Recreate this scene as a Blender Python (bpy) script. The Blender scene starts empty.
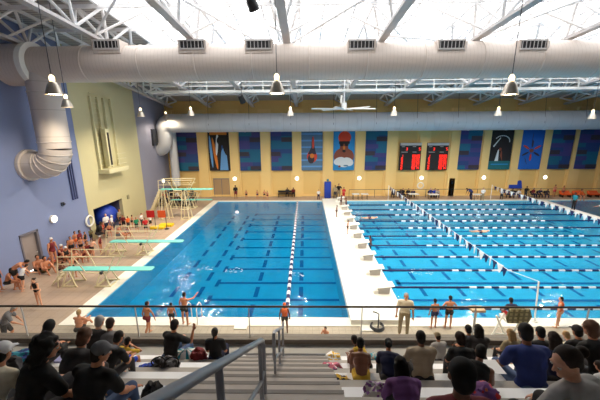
import bpy, bmesh, math, random
from mathutils import Vector, Matrix
random.seed(7)
V = Vector
COL = bpy.context.scene.collection
F = 309.0
CAM = V((0, 0, 9.0))
# camera axes from the vanishing points of the hall (pool direction, vertical)
_d = V((5, 73, -F)).normalized()
_u = V((-10, 1306, F)); _u = (_u - _d * _u.dot(_d)).normalized()
_x = _d.cross(_u)
RC = Matrix((_x, _d, _u))            # camera -> world

def W(px, py, z=None, Y=None, X=None):
    """point of the hall seen at a pixel, on the plane z, Y or X"""
    r = RC @ V((px - 300, 200 - py, -F))
    if z is not None: t = (z - CAM.z) / r.z
    elif Y is not None: t = Y / r.y
    else: t = X / r.x
    return CAM + r * t

def lin(c):
    return tuple(((v / 255) / 12.92 if v / 255 <= .04045 else ((v / 255 + .055) / 1.055) ** 2.4) for v in c) + (1,)

MATS = {}
def mat(name, rgb, rough=.6, metal=0, var=.08, scale=6, emit=0, bump=0, spec=.5):
    if name in MATS: return MATS[name]
    m = bpy.data.materials.new(name); m.use_nodes = True
    nt = m.node_tree; b = nt.nodes['Principled BSDF']
    b.inputs['Roughness'].default_value = rough
    b.inputs['Metallic'].default_value = metal
    b.inputs['Specular IOR Level'].default_value = spec
    c = lin(rgb)
    tc = nt.nodes.new('ShaderNodeTexCoord'); no = nt.nodes.new('ShaderNodeTexNoise')
    no.inputs['Scale'].default_value = scale; no.inputs['Detail'].default_value = 3
    nt.links.new(tc.outputs['Object'], no.inputs['Vector'])
    mx = nt.nodes.new('ShaderNodeMix'); mx.data_type = 'RGBA'
    mx.inputs['A'].default_value = tuple(v * (1 - var) for v in c[:3]) + (1,)
    mx.inputs['B'].default_value = tuple(min(1, v * (1 + var)) for v in c[:3]) + (1,)
    nt.links.new(no.outputs['Fac'], mx.inputs['Factor'])
    nt.links.new(mx.outputs['Result'], b.inputs['Base Color'])
    if bump:
        bp = nt.nodes.new('ShaderNodeBump'); bp.inputs['Strength'].default_value = bump
        nt.links.new(no.outputs['Fac'], bp.inputs['Height']); nt.links.new(bp.outputs['Normal'], b.inputs['Normal'])
    if emit:
        b.inputs['Emission Color'].default_value = c; b.inputs['Emission Strength'].default_value = emit
    MATS[name] = m
    return m

def striped(name, rgb, rgb2, axis, period, frac, rough=.6, bump=.3, noise=.08, nscale=1.5, second=None):
    """base colour with regular grooves (tile joints, corrugation, seams) along one axis or two"""
    m = bpy.data.materials.new(name); m.use_nodes = True
    nt = m.node_tree; N = nt.nodes; L = nt.links; b = N['Principled BSDF']
    b.inputs['Roughness'].default_value = rough
    tc = N.new('ShaderNodeTexCoord'); sp = N.new('ShaderNodeSeparateXYZ'); L.new(tc.outputs['Object'], sp.inputs[0])
    def line(ax, per, fr):
        d = N.new('ShaderNodeMath'); d.operation = 'DIVIDE'; L.new(sp.outputs[ax], d.inputs[0]); d.inputs[1].default_value = per
        f = N.new('ShaderNodeMath'); f.operation = 'FRACT'; L.new(d.outputs[0], f.inputs[0])
        g = N.new('ShaderNodeMath'); g.operation = 'LESS_THAN'; L.new(f.outputs[0], g.inputs[0]); g.inputs[1].default_value = fr
        return g.outputs[0]
    a = line(axis, period, frac)
    if second:
        a2 = line(*second); mm = N.new('ShaderNodeMath'); mm.operation = 'MAXIMUM'; L.new(a, mm.inputs[0]); L.new(a2, mm.inputs[1]); a = mm.outputs[0]
    no = N.new('ShaderNodeTexNoise'); no.inputs['Scale'].default_value = nscale; no.inputs['Detail'].default_value = 4
    L.new(tc.outputs['Object'], no.inputs['Vector'])
    c = lin(rgb)
    v1 = N.new('ShaderNodeMix'); v1.data_type = 'RGBA'
    v1.inputs['A'].default_value = tuple(x * (1 - noise * 2) for x in c[:3]) + (1,)
    v1.inputs['B'].default_value = tuple(min(1, x * (1 + noise * 2)) for x in c[:3]) + (1,)
    L.new(no.outputs['Fac'], v1.inputs['Factor'])
    v2 = N.new('ShaderNodeMix'); v2.data_type = 'RGBA'; L.new(a, v2.inputs['Factor'])
    L.new(v1.outputs['Result'], v2.inputs['A']); v2.inputs['B'].default_value = lin(rgb2)
    L.new(v2.outputs['Result'], b.inputs['Base Color'])
    if bump:
        inv = N.new('ShaderNodeMath'); inv.operation = 'SUBTRACT'; inv.inputs[0].default_value = 1; L.new(a, inv.inputs[1])
        bp = N.new('ShaderNodeBump'); bp.inputs['Strength'].default_value = bump; bp.inputs['Distance'].default_value = .02
        L.new(inv.outputs[0], bp.inputs['Height']); L.new(bp.outputs['Normal'], b.inputs['Normal'])
    MATS[name] = m
    return m

class MB:
    def __init__(s): s.v = []; s.f = []; s.m = []
    def add(s, vs, fs, mi=0):
        o = len(s.v); s.v += [V(v) for v in vs]; s.f += [tuple(i + o for i in f) for f in fs]; s.m += [mi] * len(fs)
    def box(s, a, b, mi=0):
        x0, y0, z0 = (min(a[i], b[i]) for i in range(3)); x1, y1, z1 = (max(a[i], b[i]) for i in range(3))
        s.add([(x0,y0,z0),(x1,y0,z0),(x1,y1,z0),(x0,y1,z0),(x0,y0,z1),(x1,y0,z1),(x1,y1,z1),(x0,y1,z1)],
              [(0,3,2,1),(4,5,6,7),(0,1,5,4),(1,2,6,5),(2,3,7,6),(3,0,4,7)], mi)
        return s
    def frame(s, p, q):
        w = (V(q) - V(p)); L = w.length; w = w / L if L else V((0,0,1))
        a = V((0,0,1)) if abs(w.z) < .95 else V((1,0,0))
        x = w.cross(a).normalized(); y = x.cross(w).normalized()
        return w, x, y, L
    def tube(s, p, q, r, r2=None, n=8, mi=0, cap=True):
        r2 = r if r2 is None else r2
        w, x, y, L = s.frame(p, q); p = V(p); q = V(q)
        vs = []
        for c, rr in ((p, r), (q, r2)):
            for i in range(n):
                a = 2 * math.pi * i / n; vs.append(c + x * (rr * math.cos(a)) + y * (rr * math.sin(a)))
        fs = [(i, (i + 1) % n, n + (i + 1) % n, n + i) for i in range(n)]
        if cap: fs += [tuple(range(n))[::-1], tuple(range(n, 2 * n))]
        s.add(vs, fs, mi); return s
    def bar(s, p, q, w_, h_, mi=0):
        w, x, y, L = s.frame(p, q); p = V(p); q = V(q); vs = []
        for c in (p, q):
            for sx, sy in ((-1,-1),(1,-1),(1,1),(-1,1)): vs.append(c + x * (sx * w_ / 2) + y * (sy * h_ / 2))
        s.add(vs, [(0,3,2,1),(4,5,6,7),(0,1,5,4),(1,2,6,5),(2,3,7,6),(3,0,4,7)], mi); return s
    def path(s, pts, r, n=8, mi=0):
        pts = [V(p) for p in pts]; rs = r if isinstance(r, (list, tuple)) else [r] * len(pts)
        vs = []; fs = []; px = None
        for k, p in enumerate(pts):
            t = (pts[min(k + 1, len(pts) - 1)] - pts[max(k - 1, 0)]).normalized()
            if px is None:
                a = V((0,0,1)) if abs(t.z) < .95 else V((1,0,0)); px = t.cross(a).normalized()
            px = (px - t * px.dot(t)).normalized(); py = t.cross(px)
            for i in range(n):
                a = 2 * math.pi * i / n; vs.append(p + px * (rs[k] * math.cos(a)) + py * (rs[k] * math.sin(a)))
        for k in range(len(pts) - 1):
            fs += [(k * n + i, k * n + (i + 1) % n, (k + 1) * n + (i + 1) % n, (k + 1) * n + i) for i in range(n)]
        fs += [tuple(range(n))[::-1], tuple(range((len(pts) - 1) * n, len(pts) * n))]
        s.add(vs, fs, mi); return s
    def lathe(s, prof, c=(0,0,0), n=16, mi=0, ax='z'):
        vs = []; c = V(c)
        for r, h in prof:
            for i in range(n):
                a = 2 * math.pi * i / n; u, v = r * math.cos(a), r * math.sin(a)
                vs.append(c + (V((u, v, h)) if ax == 'z' else V((h, u, v)) if ax == 'x' else V((v, h, u))))
        fs = []
        for k in range(len(prof) - 1):
            fs += [(k * n + i, k * n + (i + 1) % n, (k + 1) * n + (i + 1) % n, (k + 1) * n + i) for i in range(n)]
        s.add(vs, fs, mi); return s
    def torus(s, c, R, r, nrm='z', n=24, k=8, mi=0, colors=None):
        vs = []; c = V(c)
        for i in range(n):
            a = 2 * math.pi * i / n
            for j in range(k):
                b = 2 * math.pi * j / k; q = R + r * math.cos(b); u, v, w = q * math.cos(a), q * math.sin(a), r * math.sin(b)
                vs.append(c + (V((u, v, w)) if nrm == 'z' else V((w, u, v)) if nrm == 'x' else V((v, w, u))))
        for i in range(n):
            fs = [(i * k + j, ((i + 1) % n) * k + j, ((i + 1) % n) * k + (j + 1) % k, i * k + (j + 1) % k) for j in range(k)]
            if i == 0: o = len(s.v); s.v += vs
            s.f += [tuple(x + o for x in f) for f in fs]; s.m += [colors[i % len(colors)] if colors else mi] * k
        return s
    def ball(s, c, r, n=12, mi=0, sq=(1,1,1)):
        prof = []; c = V(c); vs = []; m = n // 2
        for j in range(m + 1):
            a = math.pi * j / m
            for i in range(n):
                b = 2 * math.pi * i / n
                vs.append(c + V((r * sq[0] * math.sin(a) * math.cos(b), r * sq[1] * math.sin(a) * math.sin(b), r * sq[2] * math.cos(a))))
        fs = [(j * n + i, (j + 1) * n + i, (j + 1) * n + (i + 1) % n, j * n + (i + 1) % n) for j in range(m) for i in range(n)]
        s.add(vs, fs, mi); return s
    def prism(s, pts2, plane, a, b, mi=0):
        """extrude an outline between coordinates a and b along the axis given by plane"""
        n = len(pts2); vs = []
        for h in (a, b):
            for u, v in pts2:
                vs.append({'x': (h, u, v), 'y': (u, h, v), 'z': (u, v, h)}[plane])
        fs = [tuple(range(n)), tuple(range(n, 2 * n))[::-1]] + [(i, n + i, n + (i + 1) % n, (i + 1) % n) for i in range(n)]
        s.add(vs, fs, mi); return s
    def build(s, name, mats, parent=None, smooth=False, bevel=0):
        me = bpy.data.meshes.new(name)
        off = wloc(parent) if parent else V((0, 0, 0))
        me.from_pydata([v - off for v in s.v], [], s.f)
        if not isinstance(mats, (list, tuple)): mats = [mats]
        for m in mats: me.materials.append(m)
        me.polygons.foreach_set('material_index', s.m)
        bm = bmesh.new(); bm.from_mesh(me); bmesh.ops.recalc_face_normals(bm, faces=bm.faces); bm.to_mesh(me); bm.free()
        if smooth: me.polygons.foreach_set('use_smooth', [True] * len(me.polygons)); me.set_sharp_from_angle(angle=math.radians(40))
        o = bpy.data.objects.new(name, me); COL.objects.link(o)
        if parent: o.parent = parent
        if bevel:
            b = o.modifiers.new('bevel', 'BEVEL'); b.width = bevel; b.segments = 2; b.limit_method = 'ANGLE'
        return o

def wloc(o):
    l = V((0, 0, 0))
    while o: l = l + o.location; o = o.parent
    return l

def tag(o, label, cat, group=None, kind=None):
    o['label'] = label; o['category'] = cat
    if group: o['group'] = group
    if kind: o['kind'] = kind
    return o
def thing(name, loc, label, cat, group=None):
    o = bpy.data.objects.new(name, None); COL.objects.link(o); o.location = loc; o.empty_display_size = .2
    return tag(o, label, cat, group)
def struct(o, label=None):
    o['kind'] = 'structure'
    if label: o['label'] = label
    return o
def kids(o): return [c for c in bpy.data.objects if c.parent == o]
def dup(root, loc, label, rz=None, scale=None, group=None):
    kd = [(c, kids(c)) for c in kids(root)]
    r = root.copy(); COL.objects.link(r); r.location = loc; r['label'] = label
    if rz is not None: r.rotation_euler = (0, 0, rz)
    if scale: r.scale = (scale,) * 3
    if group: r['group'] = group
    for c, g in kd:
        c2 = c.copy(); COL.objects.link(c2); c2.parent = r
        for h in g:
            h2 = h.copy(); COL.objects.link(h2); h2.parent = c2
    return r

# ------------------------------------------------------------------ dimensions of the hall
XL, XR, YB, YF = -17.8, 46.0, -7.0, 40.4
PY0, PY1 = 13.25, 37.4          # pools, near and far edge
LX0, LX1, RX0, RX1, SX0 = -10.9, 2.1, 4.75, 28.2, 29.2
BULK = .28                      # bulkhead height
LANE = 2.14; ROPE0 = 14.1
PLAT = 3.86; BY0, BZ0, PITCH, RISE = 5.7, 4.21, .8, .52
AX0, AX1 = -1.5, .45            # aisle
def zc(Y):                      # underside of trusses
    y = max(Y, 8) - 8
    return 14.5 - .035 * y - .0019 * y * y
def zr(Y):                      # roof deck
    return zc(Y) + (1.7 if Y < 28 else 1.7 - .8 * (Y - 28) / 12.4)

# ------------------------------------------------------------------ materials
wallblue = mat('painted_wall_blue', (126, 140, 182), .7, var=.03, scale=1)
wallgrey = mat('painted_wall_grey_blue', (146, 148, 170), .7, var=.03, scale=1)
wallpale = mat('painted_wall_pale_yellow', (200, 194, 154), .7, var=.03, scale=1)
wallyel = mat('painted_wall_yellow', (226, 192, 122), .7, var=.03, scale=1)
pilm = mat('painted_pilaster_yellow', (235, 202, 134), .7, var=.03, scale=1)
deckm = striped('deck_tiles', (176, 154, 136), (138, 120, 104), 0, .6, .03, .45, .1, .09, .7, second=(1, .6, .03))
neardeck = striped('near_deck_concrete', (170, 158, 142), (140, 130, 118), 0, .3, .05, .6, .1, .1, 2.5, second=(1, .3, .05))
coping = mat('white_coping', (238, 234, 224), .5, var=.04)
white = mat('white_paint', (236, 236, 232), .45, var=.03)
roofm = striped('corrugated_roof_deck', (184, 180, 176), (124, 120, 120), 1, .3, .28, .6, .5, .05, .5)
steel = mat('white_painted_steel', (236, 236, 238), .45, var=.04)
greysteel = mat('grey_painted_steel', (188, 184, 184), .45, var=.05)
ductm = striped('duct_sheet_metal', (206, 194, 186), (182, 170, 162), 0, .21, .06, .42, .15, .03, .4)
duct2m = striped('far_duct_sheet_metal', (196, 198, 204), (176, 178, 184), 0, 1.5, .03, .45, .15, .03, .4)
dropm = striped('drop_duct_sheet_metal', (200, 192, 188), (180, 172, 168), 2, 1.6, .03, .42, .15, .03, .4)
dark = mat('black_plastic', (22, 22, 26), .5)
darkgrey = mat('dark_grey_metal', (62, 64, 72), .45, .3)
railm = mat('grey_handrail_steel', (128, 132, 142), .4, .3)
conc = mat('grey_concrete', (172, 167, 163), .8, var=.12, scale=3, bump=.1)
stepm = mat('stair_concrete', (178, 172, 169), .8, var=.12, scale=3, bump=.1)
ledgem = mat('brown_grey_ledge', (112, 102, 94), .6, var=.08)
benchm = mat('white_bench_board', (238, 240, 246), .4, var=.03)
red = mat('red_plastic', (200, 30, 35), .5); orange = mat('orange_fabric', (232, 95, 40), .7)
blue = mat('blue_vinyl', (24, 60, 170), .5); yellow = mat('yellow_plastic', (236, 200, 30), .5)
cream = mat('cream_painted_steel', (226, 214, 178), .5); turq = mat('turquoise_board', (120, 214, 206), .5)
bronze = mat('dark_bronze_rail', (70, 60, 52), .35, .6)
navy = mat('navy_float', (16, 28, 84), .5); floatw = mat('white_float', (240, 242, 246), .5)

def glass_mat(name, tint, ior_fac=.035, rough=.02):
    m = bpy.data.materials.new(name); m.use_nodes = True; nt = m.node_tree; nt.nodes.clear()
    out = nt.nodes.new('ShaderNodeOutputMaterial'); mx = nt.nodes.new('ShaderNodeMixShader')
    t = nt.nodes.new('ShaderNodeBsdfTransparent'); g = nt.nodes.new('ShaderNodeBsdfGlossy')
    t.inputs[0].default_value = tint; g.inputs['Roughness'].default_value = rough
    lw = nt.nodes.new('ShaderNodeLayerWeight'); pw5 = nt.nodes.new('ShaderNodeMath'); pw5.operation = 'POWER'; pw5.inputs[1].default_value = 5
    fr = nt.nodes.new('ShaderNodeMath'); fr.operation = 'MULTIPLY_ADD'; fr.inputs[1].default_value = 1 - ior_fac; fr.inputs[2].default_value = ior_fac
    nt.links.new(lw.outputs['Facing'], pw5.inputs[0]); nt.links.new(pw5.outputs[0], fr.inputs[0])
    nt.links.new(fr.outputs[0], mx.inputs[0]); nt.links.new(t.outputs[0], mx.inputs[1]); nt.links.new(g.outputs[0], mx.inputs[2])
    nt.links.new(mx.outputs[0], out.inputs[0]); MATS[name] = m; return m
glass = glass_mat('clear_glass', (.95, .97, .97, 1))
skyglass = glass_mat('skylight_glazing', (.96, .98, 1, 1))

def water_mat(name, tint, bump=.12, scale=1.6):
    m = glass_mat(name, tint, rough=.06); nt = m.node_tree
    fr = [n for n in nt.nodes if n.type == 'LAYER_WEIGHT'][0]
    gl = [n for n in nt.nodes if n.type == 'BSDF_GLOSSY'][0]
    tc = nt.nodes.new('ShaderNodeTexCoord'); no = nt.nodes.new('ShaderNodeTexNoise'); no.inputs['Scale'].default_value = scale
    no.inputs['Detail'].default_value = 4; no.inputs['Distortion'].default_value = .6
    bp = nt.nodes.new('ShaderNodeBump'); bp.inputs['Strength'].default_value = bump; bp.inputs['Distance'].default_value = .3
    nt.links.new(tc.outputs['Object'], no.inputs['Vector']); nt.links.new(no.outputs['Fac'], bp.inputs['Height'])
    nt.links.new(bp.outputs[0], gl.inputs['Normal']); nt.links.new(bp.outputs[0], fr.inputs['Normal'])
    return m
water = water_mat('dive_pool_water', (.10, .53, .72, 1), .16)
water2 = water_mat('lap_pool_water', (.28, .74, .92, 1), .16)
poolm = mat('pool_floor_plaster', (150, 214, 230), .6, var=.1, scale=1.2)
linem = mat('pool_floor_line_tile', (66, 122, 170), .6)

# ------------------------------------------------------------------ setting: floors, walls, pools
g = MB()
g.box((XL, YB, -.3), (LX0 - .75, YF, 0)); g.box((LX0 - .75, PY1 + .5, -.3), (XR, YF, 0))
g.box((44.5, PY0 - .65, -.3), (XR, PY1 + .5, 0))
struct(g.build('floor', deckm), 'beige tiled pool deck')
g = MB(); g.box((LX0 - .75, YB, -.3), (XR, PY0 - .65, 0))
struct(g.build('floor_near', neardeck), 'concrete deck along the near end of the pools')
g = MB()
g.box((LX0 - .75, PY0 - .65, -.3), (LX0, PY1 + .5, .03)); g.box((LX0, PY0 - .65, -.3), (44.5, PY0, .03)); g.box((LX0, PY1, -.3), (44.5, PY1 + .5, .03))
struct(g.build('trim_1', coping), 'white coping around the pools')
g = MB()
g.box((LX1, PY0 - .55, -1.6), (RX0, PY1 + .3, BULK)); 
struct(g.build('trim_2', white), 'white bulkhead between the diving pool and the lap pool')
g = MB(); g.box((RX1, PY0, -1.6), (SX0, PY1, .12)); struct(g.build('trim_3', white), 'bulkhead at the right end of the lap pool')
# pool shells
WD = -1.5
g = MB()
for a, b in ((LX0 + .015, LX1 - .015), (RX0 + .015, RX1 - .015), (SX0 + .015, 44.485)):
    g.add([(a, PY0 + .015, WD), (b, PY0 + .015, WD), (b, PY1 - .015, WD), (a, PY1 - .015, WD)], [(0, 1, 2, 3)])
    g.add([(a, PY0 + .015, WD), (b, PY0 + .015, WD), (b, PY0 + .015, 0), (a, PY0 + .015, 0)], [(0, 1, 2, 3)])
    g.add([(a, PY1 - .015, WD), (b, PY1 - .015, WD), (b, PY1 - .015, 0), (a, PY1 - .015, 0)], [(0, 1, 2, 3)])
    g.add([(a, PY0 + .015, WD), (a, PY1 - .015, WD), (a, PY1 - .015, 0), (a, PY0 + .015, 0)], [(0, 1, 2, 3)])
    g.add([(b, PY0 + .015, WD), (b, PY1 - .015, WD), (b, PY1 - .015, 0), (b, PY0 + .015, 0)], [(0, 1, 2, 3)])
zz = WD + .012
def flat(x0, y0, x1, y1): g.add([(x0, y0, zz), (x1, y0, zz), (x1, y1, zz), (x0, y1, zz)], [(0, 1, 2, 3)], 1)
for n in range(11):
    yy = ROPE0 + LANE * (n + .5)
    if yy < PY1 - .6:
        flat(RX0 + 1.5, yy - .13, RX1 - 1.5, yy + .13); flat(RX0 + 1.5, yy - .5, RX0 + 1.76, yy + .5); flat(RX1 - 1.76, yy - .5, RX1 - 1.5, yy + .5)
        flat(-6, yy - .13, LX1, yy + .13); flat(-6.2, yy - .5, -5.94, yy + .5)
for xx in (-8.6, -6.9, -3.2, -.3):
    for n in range(11): flat(xx - .14, ROPE0 + LANE * n - .75, xx + .14, ROPE0 + LANE * n + .55)
for i in range(9):
    for n in range(11): flat(RX0 + 2.9 + i * 2.45 - .13, ROPE0 + LANE * n - .6, RX0 + 2.9 + i * 2.45 + .13, ROPE0 + LANE * n + .6)
struct(g.build('pool_basin', [poolm, linem]), 'pool floor and walls with dark lane markings')
for nm, a, b, wm in (('water', LX0, LX1, water), ('water_lap_pool', RX0, RX1, water2), ('water_far_right', SX0, 44.5, water)):
    g = MB(); nx = 2
    g.add([(a, PY0, -.06), (b, PY0, -.06), (b, PY1, -.06), (a, PY1, -.06)], [(0, 1, 2, 3)])
    struct(g.build(nm, wm), 'blue pool water')

# walls
HZ = 17
def wall(name, mats, boxes, label=None):
    g = MB()
    for a, b in boxes: g.box(a, b)
    return struct(g.build(name, mats), label)
DY0, DY1, DZ = 17.95, 19.1, 2.42           # door in the blue wall
OY0, OY1, OZ = 24.75, 28.9, 2.4            # opening in the yellow wall
wall('wall_left', wallblue, [((XL - .3, YB, 0), (XL, DY0, HZ)), ((XL - .3, DY0, DZ), (XL, DY1, HZ)), ((XL - .3, DY1, 0), (XL, 24.15, HZ))], 'blue painted side wall')
wall('wall_left_yellow', wallpale, [((XL - .3, 24.15, 0), (XL + .02, OY0, HZ)), ((XL - .3, OY0, OZ), (XL + .02, OY1, HZ)), ((XL - .3, OY1, 0), (XL + .02, 33.2, HZ))], 'pale yellow section of the side wall')
wall('wall_left_grey', wallgrey, [((XL - .3, 33.2, 0), (XL, YF, HZ))], 'grey blue section of the side wall')
wall('wall_far', wallyel, [((XL - .3, YF, 0), (XR + .3, YF + .3, HZ))], 'yellow far wall')
wall('wall_right', wallblue, [((XR, YB, 0), (XR + .3, YF, HZ))])
wall('wall_back', mat('back_wall', (120, 116, 112), .8), [((XL - .3, YB - .3, 0), (XR + .3, YB, HZ))])
# alcove behind the opening
alc = mat('alcove_wall', (88, 90, 112), .7)
g = MB(); g.box((XL - 3.3, OY0, 0), (XL - 3.5, OY1, OZ)); g.box((XL - 3.5, OY0 - .2, 0), (XL - .3, OY0, OZ)); g.box((XL - 3.5, OY1, 0), (XL - .3, OY1 + .2, OZ))
g.box((XL - 3.5, OY0 - .2, OZ), (XL - .3, OY1 + .2, OZ + .2)); g.box((XL - 3.5, OY0, -.3), (XL, OY1, 0))
struct(g.build('wall_alcove', alc))
# pilasters on the far wall
g = MB()
for px in (171, 203, 234, 265.5, 297, 328, 360, 391, 423, 454, 486, 516, 546, 576, 607):
    x = W(px, 150, Y=YF).x
    g.box((x - .62, YF - .3, 0), (x + .62, YF, 11.2)); g.box((x - .82, YF - .14, 0), (x + .82, YF, 11.2))
g.box((XL, YF - .1, 0), (XR, YF, .25))
struct(g.build('trim_4', pilm), 'shallow pilasters on the far wall')

# roof, skylight opening
SKX0, SKX1, SKY0, SKY1 = -11.4, 31.5, 13.5, 31.0
g = MB()
ys = [YB, 0, 4, 8, 12, SKY0, 18, 21, 24.5, 28, SKY1, 34, 37, YF]
def roofq(x0, x1, y0, y1, dz=0):
    vs = [(x0, y0, zr(y0)), (x1, y0, zr(y0)), (x1, y1, zr(y1)), (x0, y1, zr(y1))]
    vs += [(a, b, c + .25) for a, b, c in vs]
    g.add(vs, [(0,3,2,1),(4,5,6,7),(0,1,5,4),(1,2,6,5),(2,3,7,6),(3,0,4,7)])
for y0, y1 in zip(ys, ys[1:]):
    if SKY0 <= y0 < SKY1: roofq(XL - .3, SKX0, y0, y1); roofq(SKX1, XR + .3, y0, y1)
    else: roofq(XL - .3, XR + .3, y0, y1)
struct(g.build('ceiling', roofm), 'corrugated roof deck')
g = MB()
for y0, y1 in zip(ys, ys[1:]):
    if SKY0 <= y0 < SKY1: g.add([(SKX0, y0, zr(y0) + .22), (SKX1, y0, zr(y0) + .22), (SKX1, y1, zr(y1) + .22), (SKX0, y1, zr(y1) + .22)], [(0, 1, 2, 3)])
pane = struct(g.build('window_1', skyglass), 'wide white skylight in the roof')
g = MB()
x = SKX0
while x <= SKX1 + .01:
    for y0, y1 in zip(ys, ys[1:]):
        if SKY0 <= y0 < SKY1: g.bar((x, y0, zr(y0) + .14), (x, y1, zr(y1) + .14), .11, .1)
    x += (SKX1 - SKX0) / 24
for y0 in ys:
    if SKY0 <= y0 <= SKY1: g.bar((SKX0, y0, zr(y0) + .1), (SKX1, y0, zr(y0) + .1), .16, .14)
struct(g.build('window_1_mullion', steel, pane))
# ------------------------------------------------------------------ roof steel
TX = [-16.8, -11.9, -6.5, -1.05, 4.5, 10.0, 15.4, 20.9, 26.4, 31.9, 37.4, 42.9]
words = ['over the blue left wall', 'along the left edge of the skylight', 'second in from the left edge of the skylight', 'running straight away above the dive pool rope',
         'above the starting blocks', 'first to the right of the ceiling fan', 'over the middle of the lap pool', 'above the right half of the lap pool', 'above the second row of flags',
         'along the right edge of the skylight', 'beyond the right edge of the skylight', 'farthest right']
tys = [8 + 2.7 * i for i in range(12)]; tys = [y for y in tys if y < 39] + [40.1]
TW = .75
for i, x in enumerate(TX):
    t = thing('roof_truss', (x, 8, zc(8)), 'white steel roof truss ' + words[i], 'truss', 'roof trusses')
    ch = MB(); tp = MB()
    for y0, y1 in zip([YB + .1, 0] + tys, [0] + tys):
        ch.bar((x, y0, zc(y0) + .1), (x, y1, zc(y1) + .1), .42, .16)
        ch.bar((x, y0, zc(y0) + .2), (x, y1, zc(y1) + .2), .1, .14)
        for s in (-1, 1): tp.bar((x + s * TW, y0, zr(y0) - .1), (x + s * TW, y1, zr(y1) - .1), .14, .16)
    ch.build('bottom_chord', greysteel, t); tp.build('top_chord', steel, t)
    for k in range(len(tys) - 1):
        y0, y1 = tys[k], tys[k + 1]; ym = (y0 + y1) / 2
        for s in (-1, 1):
            MB().tube((x + s * TW, y0, zr(y0) - .12), (x, ym, zc(ym) + .15), .085, n=6).build('brace', steel, t)
            MB().tube((x + s * TW, y1, zr(y1) - .12), (x, ym, zc(ym) + .15), .085, n=6).build('brace', steel, t)
    # tied-in spreader struts to both sides
    for k in (1, 4, 7):
        y0 = tys[k]
        for s in (-1, 1):
            if (i == 0 and s < 0) or (i == len(TX) - 1 and s > 0): continue
            MB().tube((x, y0, zc(y0) + .15), (x + s * 2.5, y0 + .9, zr(y0 + .9) - .05), .07, n=6).build('kicker', steel, t)
pw = ['nearest the viewers', 'second from the viewers', 'third from the viewers', 'above the large duct', 'beyond the large duct', 'over the middle of the pools', 'near the far skylight edge', 'between skylight and far wall', 'closest to the far wall']
for i, y in enumerate((9.3, 12.2, 15.1, 18.4, 21.6, 24.8, 28.2, 34.0, 37.3)):
    g = MB(); g.bar((XL + .1, y, zr(y) - .22), (XR - .1, y, zr(y) - .22), .12, .2)
    tag(g.build('purlin', steel), 'thin white steel purlin crossing the roof, ' + pw[i], 'beam', 'purlins')
# sway rods, thin diagonals under the skylight
rods = [((TX[2], 21, 0), (TX[3], 26.5, 1)), ((TX[3], 21, 0), (TX[4], 15.5, 1)), ((TX[4], 19.5, 0), (TX[5], 24, 1)), ((TX[5], 21, 0), (TX[6], 15.5, 1)), ((TX[6], 24, 0), (TX[7], 18, 1)),
        ((TX[7], 21, 0), (TX[8], 26, 1)), ((TX[1], 19, 0), (TX[2], 14, 1)), ((TX[3], 24, 0), (TX[2], 17, 1)), ((TX[5], 26, 0), (TX[4], 20, 1))]
for i, (a, b) in enumerate(rods):
    z = lambda p: zr(p[1]) - .3 if p[2] else zc(p[1]) + .25
    tag(MB().tube((a[0], a[1], z(a)), (b[0], b[1], z(b)), .07, n=6).build('sway_rod', steel), 'thin diagonal steel rod under the skylight, ' + ('left of the dive pool rope line', 'right of the dive pool rope line', 'above the starting blocks', 'above the ceiling fan side of the lap pool', 'over the lap pool middle', 'farthest right', 'farthest left', 'crossing left of the hanging black speaker', 'farthest back over the lap pool')[i], 'rod')
# white girder with rails at the far skylight edge
gy = 31.6
t = thing('catwalk', (15, gy, 12.3), 'long white catwalk girder with rails along the far edge of the skylight', 'catwalk')
x0, x1 = W(150, 90, Y=gy).x, XR - .2
MB().box((x0, gy - .1, 12.30), (x1, gy + .6, 12.55)).build('walkway', white, t)
for z in (12.93, 13.3): MB().box((x0, gy - .04, z - .045), (x1, gy + .04, z + .045)).build('rail', white, t)
k = x0 + .1
while k < x1:
    MB().box((k - .05, gy - .05, 12.5), (k + .05, gy + .05, 13.9)).build('post', white, t); k += 2.74
# ------------------------------------------------------------------ ducts
DY, DZC, DR = 19.6, 12.72, 1.03
def duct_profile(x0, x1, r0, r1, step=3.2):
    n = max(1, int((x1 - x0) / step)); pr = []
    for i in range(n + 1):
        x = x0 + (x1 - x0) * i / n; r = r0 + (r1 - r0) * i / n
        if 0 < i < n: pr += [(r, x - .05), (r + .035, x - .03), (r + .035, x + .03), (r, x + .05)]
        else: pr.append((r, x))
    return pr
t = thing('ventilation_duct', (-15, DY, 8.5), 'large grey round ventilation duct spanning the hall in front of the skylight', 'duct')
xs = W(35, 60, Y=DY).x
g = MB().lathe(duct_profile(XL + .03, xs, 1.17, 1.17, 6), (0, DY, DZC), 32, ax='x'); g.build('duct_pipe', ductm, t, True)
g = MB().lathe(duct_profile(xs, XR - .05, 1.0, .98), (0, DY, DZC), 32, ax='x'); g.build('duct_pipe', ductm, t, True)
g = MB().lathe([(1.0, xs - .22), (1.25, xs - .2), (1.25, xs + .12), (1.0, xs + .2)], (0, DY, DZC), 32, ax='x'); g.build('collar', white, t, True)
dx = -15.85
g = MB().path([(dx, DY, DZC), (dx, DY, 11.2), (dx, DY, 9.6), (dx, DY, 7.8)], [.86, .86, .86, .86], 32); g.build('drop_pipe', dropm, t, True)
for z in (11.15, 8.2): MB().torus((dx, DY, z), .865, .04, 'z', 32, 6).build('band', dropm, t, True)
g = MB(); R = 1.05
pts = [(dx - R + R * math.cos(a), DY, 7.8 - R * math.sin(a)) for a in [math.pi / 2 * k / 5 for k in range(6)]]
rr = []; pp = []
for k, p in enumerate(pts):
    pp.append(p); rr.append(.86)
g.path(pp + [(XL + .02, DY, pts[-1][2])], rr + [.86], 32); g.build('elbow', dropm, t, True)
for p, q in zip(pts, pts[1:]):
    d = (V(q) - V(p)).normalized(); m = V(q)
    MB().tube(m - d * .03, m + d * .03, .895, n=32).build('seam_ring', dropm, t, True)
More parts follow.
